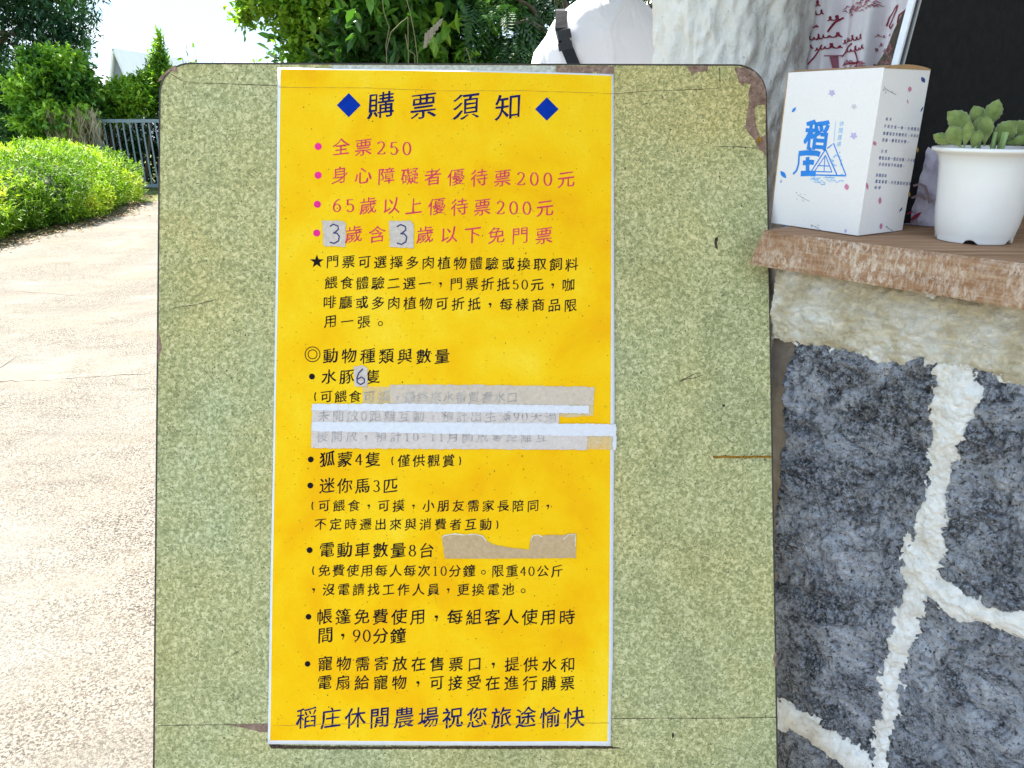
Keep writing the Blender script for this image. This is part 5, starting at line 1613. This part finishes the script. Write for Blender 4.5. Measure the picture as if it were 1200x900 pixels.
# ------------------------------------------------------------------ the man in the white T-shirt, seen from behind
MX, MY = 0.325, 2.80
man = empty('person', (MX, MY, 0), 'person in a white T-shirt with a black sling strap, seen from behind beside the column', 'person')
def skin_mesh(name, J, Ed, mat, parent, rootj, sub=2):
    names = list(J); idx = {k: i for i, k in enumerate(names)}
    me = bpy.data.meshes.new(name); me.from_pydata([J[k][0] for k in names], [(idx[a], idx[b]) for a, b in Ed], [])
    o = bpy.data.objects.new(name, me); COL.objects.link(o); o.parent = parent
    md = o.modifiers.new('skin', 'SKIN'); md.use_smooth_shade = True
    sv = me.skin_vertices[0].data
    for k, i in idx.items():
        r = J[k][1]; sv[i].radius = r if hasattr(r, '__len__') else (r, r); sv[i].use_root = (k == rootj)
    s2 = o.modifiers.new('sub', 'SUBSURF'); s2.levels = sub; s2.render_levels = sub
    me.materials.append(mat)
    return o
J = {'pelvis': ((0, 0, .98), (.15, .10)), 'belly': ((0, .01, 1.12), (.135, .095)), 'chest': ((0, .0, 1.32), (.14, .085)), 'neckb': ((0, 0, 1.52), (.055, .05)), 'neck': ((0, .01, 1.60), .056),
     'skull': ((0, .02, 1.69), (.074, .088)), 'crown': ((0, .01, 1.775), (.058, .07))}
Ed = [('pelvis', 'belly'), ('belly', 'chest'), ('chest', 'neckb'), ('neckb', 'neck'), ('neck', 'skull'), ('skull', 'crown')]
for s_, t_ in ((-1, 'l'), (1, 'r')):
    J['sh' + t_] = ((s_ * .175, 0, 1.41), .045); J['el' + t_] = ((s_ * .25, .02, 1.18), .040); J['wr' + t_] = ((s_ * .24, .13, .95), .026); J['pm' + t_] = ((s_ * .235, .17, .88), (.030, .018))
    J['hip' + t_] = ((s_ * .10, 0, .92), .088); J['kn' + t_] = ((s_ * .11, .02, .50), .057); J['an' + t_] = ((s_ * .115, -.02, .09), .036); J['toe' + t_] = ((s_ * .13, .15, .035), .032); J['hl' + t_] = ((s_ * .115, -.06, .04), .032)
    Ed += [('chest', 'sh' + t_), ('sh' + t_, 'el' + t_), ('el' + t_, 'wr' + t_), ('wr' + t_, 'pm' + t_), ('pelvis', 'hip' + t_), ('hip' + t_, 'kn' + t_), ('kn' + t_, 'an' + t_), ('an' + t_, 'toe' + t_), ('an' + t_, 'hl' + t_)]
    for fi, (dx, ln) in enumerate(((-.024, .070), (-.008, .078), (.008, .072), (.022, .058))):
        J[f'f{fi}a{t_}'] = ((s_ * .235 + dx, .185, .85), .0085); J[f'f{fi}b{t_}'] = ((s_ * .235 + dx * 1.05, .195, .85 - ln * .55), .0078); J[f'f{fi}c{t_}'] = ((s_ * .235 + dx * 1.05, .185, .85 - ln), .0068)
        Ed += [('pm' + t_, f'f{fi}a{t_}'), (f'f{fi}a{t_}', f'f{fi}b{t_}'), (f'f{fi}b{t_}', f'f{fi}c{t_}')]
    J['tha' + t_] = ((s_ * .205, .165, .90), .010); J['thb' + t_] = ((s_ * .190, .19, .865), .009); Ed += [('wr' + t_, 'tha' + t_), ('tha' + t_, 'thb' + t_)]
skin_mesh('body', J, Ed, M_SKIN, man, 'pelvis')
# face features on the far side: nose and ears
def blobmesh(name, c, r, mat, seg=16, fn=None):
    V = []; F = []
    for i in range(seg + 1):
        ph = math.pi * i / seg
        for k in range(seg * 2):
            a = math.pi * k / seg; p = Vector((math.sin(ph) * math.cos(a), math.sin(ph) * math.sin(a), math.cos(ph)))
            if fn: p = fn(p)
            V.append((c[0] + p.x * r[0], c[1] + p.y * r[1], c[2] + p.z * r[2]))
    for i in range(seg):
        for k in range(seg * 2):
            k2 = (k + 1) % (seg * 2); F.append((i * seg * 2 + k, i * seg * 2 + k2, (i + 1) * seg * 2 + k2, (i + 1) * seg * 2 + k))
    return obj(name, V, F, mat, man, smooth=True, local=True)
blobmesh('nose', (0, .118, 1.675), (.014, .018, .022), M_SKIN, 8)
for s_ in (-1, 1):
    blobmesh('ear', (s_ * .080, .015, 1.685), (.010, .020, .032), M_SKIN, 8)
    blobmesh('eye', (s_ * .032, .098, 1.70), (.013, .010, .008), M_PAPER, 8)
blobmesh('mouth', (0, .103, 1.635), (.024, .008, .006), M_ROSE, 8)
blobmesh('hair', (0, .0, 1.735), (.092, .112, .098), M_HAIR, 20, lambda p: p * (1 + .02 * math.sin(p.x * 40 + p.z * 30)) if not (p.y > .35 and p.z < .35) else p * .8)
# T-shirt
TR = [(.86, .185, .125), (.95, .190, .130), (1.10, .192, .128), (1.22, .205, .130), (1.32, .222, .132), (1.40, .224, .130), (1.455, .206, .120), (1.50, .176, .106), (1.535, .138, .092), (1.56, .098, .078), (1.578, .070, .070)]
def tprof(z):
    zs = [t[0] for t in TR]
    return float(np.interp(z, zs, [t[1] for t in TR])), float(np.interp(z, zs, [t[2] for t in TR]))
def wrinkle(x, z, a):
    return 0.0035 * math.sin(z * 17 - x * 24 + 1.2 * math.sin(x * 14)) * (0.5 + 0.5 * math.sin(x * 9 + 1)) + 0.003 * math.sin((z * 26 + x * 11 + 2 * math.sin(x * 9))) * (.4 + .6 * math.sin(a * 2 + z * 7)) + 0.0025 * math.sin(x * 38 + z * 22 + 1.5) + .0018 * math.sin(x * 15 - z * 60)
V = []; F = []; nz_, na_ = 70, 80
for j in range(nz_ + 1):
    z = .86 + (1.578 - .86) * j / nz_; w_, d_ = tprof(z)
    for i in range(na_):
        a = 2 * math.pi * i / na_; ca, sa = math.cos(a), math.sin(a); e = 2 / 2.5
        x = w_ * abs(ca) ** e * (1 if ca >= 0 else -1); y_ = d_ * abs(sa) ** e * (1 if sa >= 0 else -1)
        k = 1 + wrinkle(x, z, a) / max(.06, math.hypot(x, y_)) * min(1, (1.585 - z) / .12)
        V.append((x * k, y_ * k, z))
for j in range(nz_):
    for i in range(na_):
        i2 = (i + 1) % na_; F.append((j * na_ + i, j * na_ + i2, (j + 1) * na_ + i2, (j + 1) * na_ + i))
shirt = obj('tshirt', V, F, M_SHIRT, man, smooth=True, local=True)
for s_ in (-1, 1):
    mb = MB(); mb.tube([(s_ * .10, 0, 1.44), (s_ * .150, .004, 1.418), (s_ * .188, .008, 1.37), (s_ * .214, .012, 1.27), (s_ * .224, .014, 1.20)], [.060, .066, .067, .066, .070], 20, cap=False)
    o = obj('sleeve', mb.v, mb.f, M_SHIRT, shirt, smooth=True, local=True)
mb = MB(); mb.tube([(0, 0, 1.572), (0, .0, 1.588)], [.072, .066], 24, cap=False); obj('collar', mb.v, mb.f, M_SHIRT, shirt, smooth=True, local=True)
# trousers and shoes
J = {'p': ((0, 0, .95), (.16, .115)), 'lh': ((-.10, 0, .86), .10), 'rh': ((.10, 0, .86), .10), 'lk': ((-.11, .02, .50), .080), 'rk': ((.11, .02, .50), .080), 'la': ((-.115, -.01, .10), .066), 'ra': ((.115, -.01, .10), .066)}
skin_mesh('trousers', J, [('p', 'lh'), ('p', 'rh'), ('lh', 'lk'), ('rh', 'rk'), ('lk', 'la'), ('rk', 'ra')], M_TROUSER, man, 'p')
for s_ in (-1, 1):
    blobmesh('shoe', (s_ * .125, .05, .052), (.050, .145, .050), M_SHOE, 12, lambda p: Vector((p.x, p.y, max(p.z, -1.0) if p.y < 0 else p.z * (1 - .4 * p.y))))
# sling strap over the left shoulder and down across the back
def mp_(px, py):
    p = at_y(px, py, MY - .12); return (p.x - MX, p.z)
def backy(x, z):
    w_, d_ = tprof(min(z, 1.57)); q = min(.97, abs(x) / w_); return -(d_ * (1 - q ** 2.5) ** (1 / 2.5)) - .017
bk = [mp_(657.5, 32), mp_(661, 48), mp_(670.5, 72)]
x9, z9 = bk[-1]
bk += [(x9 + .08, z9 - .16), (x9 + .17, z9 - .30), (x9 + .24, z9 - .38)]
P3 = [(-.145, .10, 1.44), (-.152, .06, 1.495), (-.158, 0, 1.528), (-.161, -.06, 1.516)] + [(x, backy(x, z), z) for x, z in dense(bk, 3)]
N3 = [(0, .8, .6), (0, .4, .9), (0, 0, 1), (0, -.5, .85)] + [(0, -1, 0.1)] * 40
V = []; F = []; up3 = [Vector(p) for p in P3]; fine = []
for a in range(len(up3) - 1):
    for q_ in range(4): fine.append((up3[a].lerp(up3[a + 1], q_ / 4), Vector(N3[a]).lerp(Vector(N3[a + 1]), q_ / 4)))
for i, (p, n_) in enumerate(fine):
    t = (fine[min(i + 1, len(fine) - 1)][0] - fine[max(0, i - 1)][0]).normalized(); n_ = n_.normalized(); sd_ = t.cross(n_).normalized()
    for s_ in (-1, 1):
        q_ = p + sd_ * (.019 * s_)
        V += [q_ + n_ * .002, q_ - n_ * .008]
for i in range(len(fine) - 1):
    a = 4 * i; F += [(a, a + 2, a + 6, a + 4), (a + 1, a, a + 4, a + 5), (a + 2, a + 3, a + 7, a + 6)]
strap = obj('strap', V, F, M_STRAP, man, local=True)
bx_, bz_ = mp_(661, 47); by_ = backy(bx_, bz_)
mb = MB()
tx = Vector((.22, 0, -1)).normalized(); sx_ = Vector((1, 0, .22)).normalized(); ny = Vector((0, 1, 0))
mb.box((bx_, by_ - .008, bz_ + .016), (.022, .006, .014), (sx_, ny, tx)); mb.box((bx_ + .004, by_ - .008, bz_ - .018), (.023, .006, .012), (sx_, ny, tx)); mb.box((bx_ + .002, by_ - .010, bz_), (.012, .005, .016), (sx_, ny, tx))
obj('buckle', mb.v, mb.f, M_BUCKLE, strap, local=True)
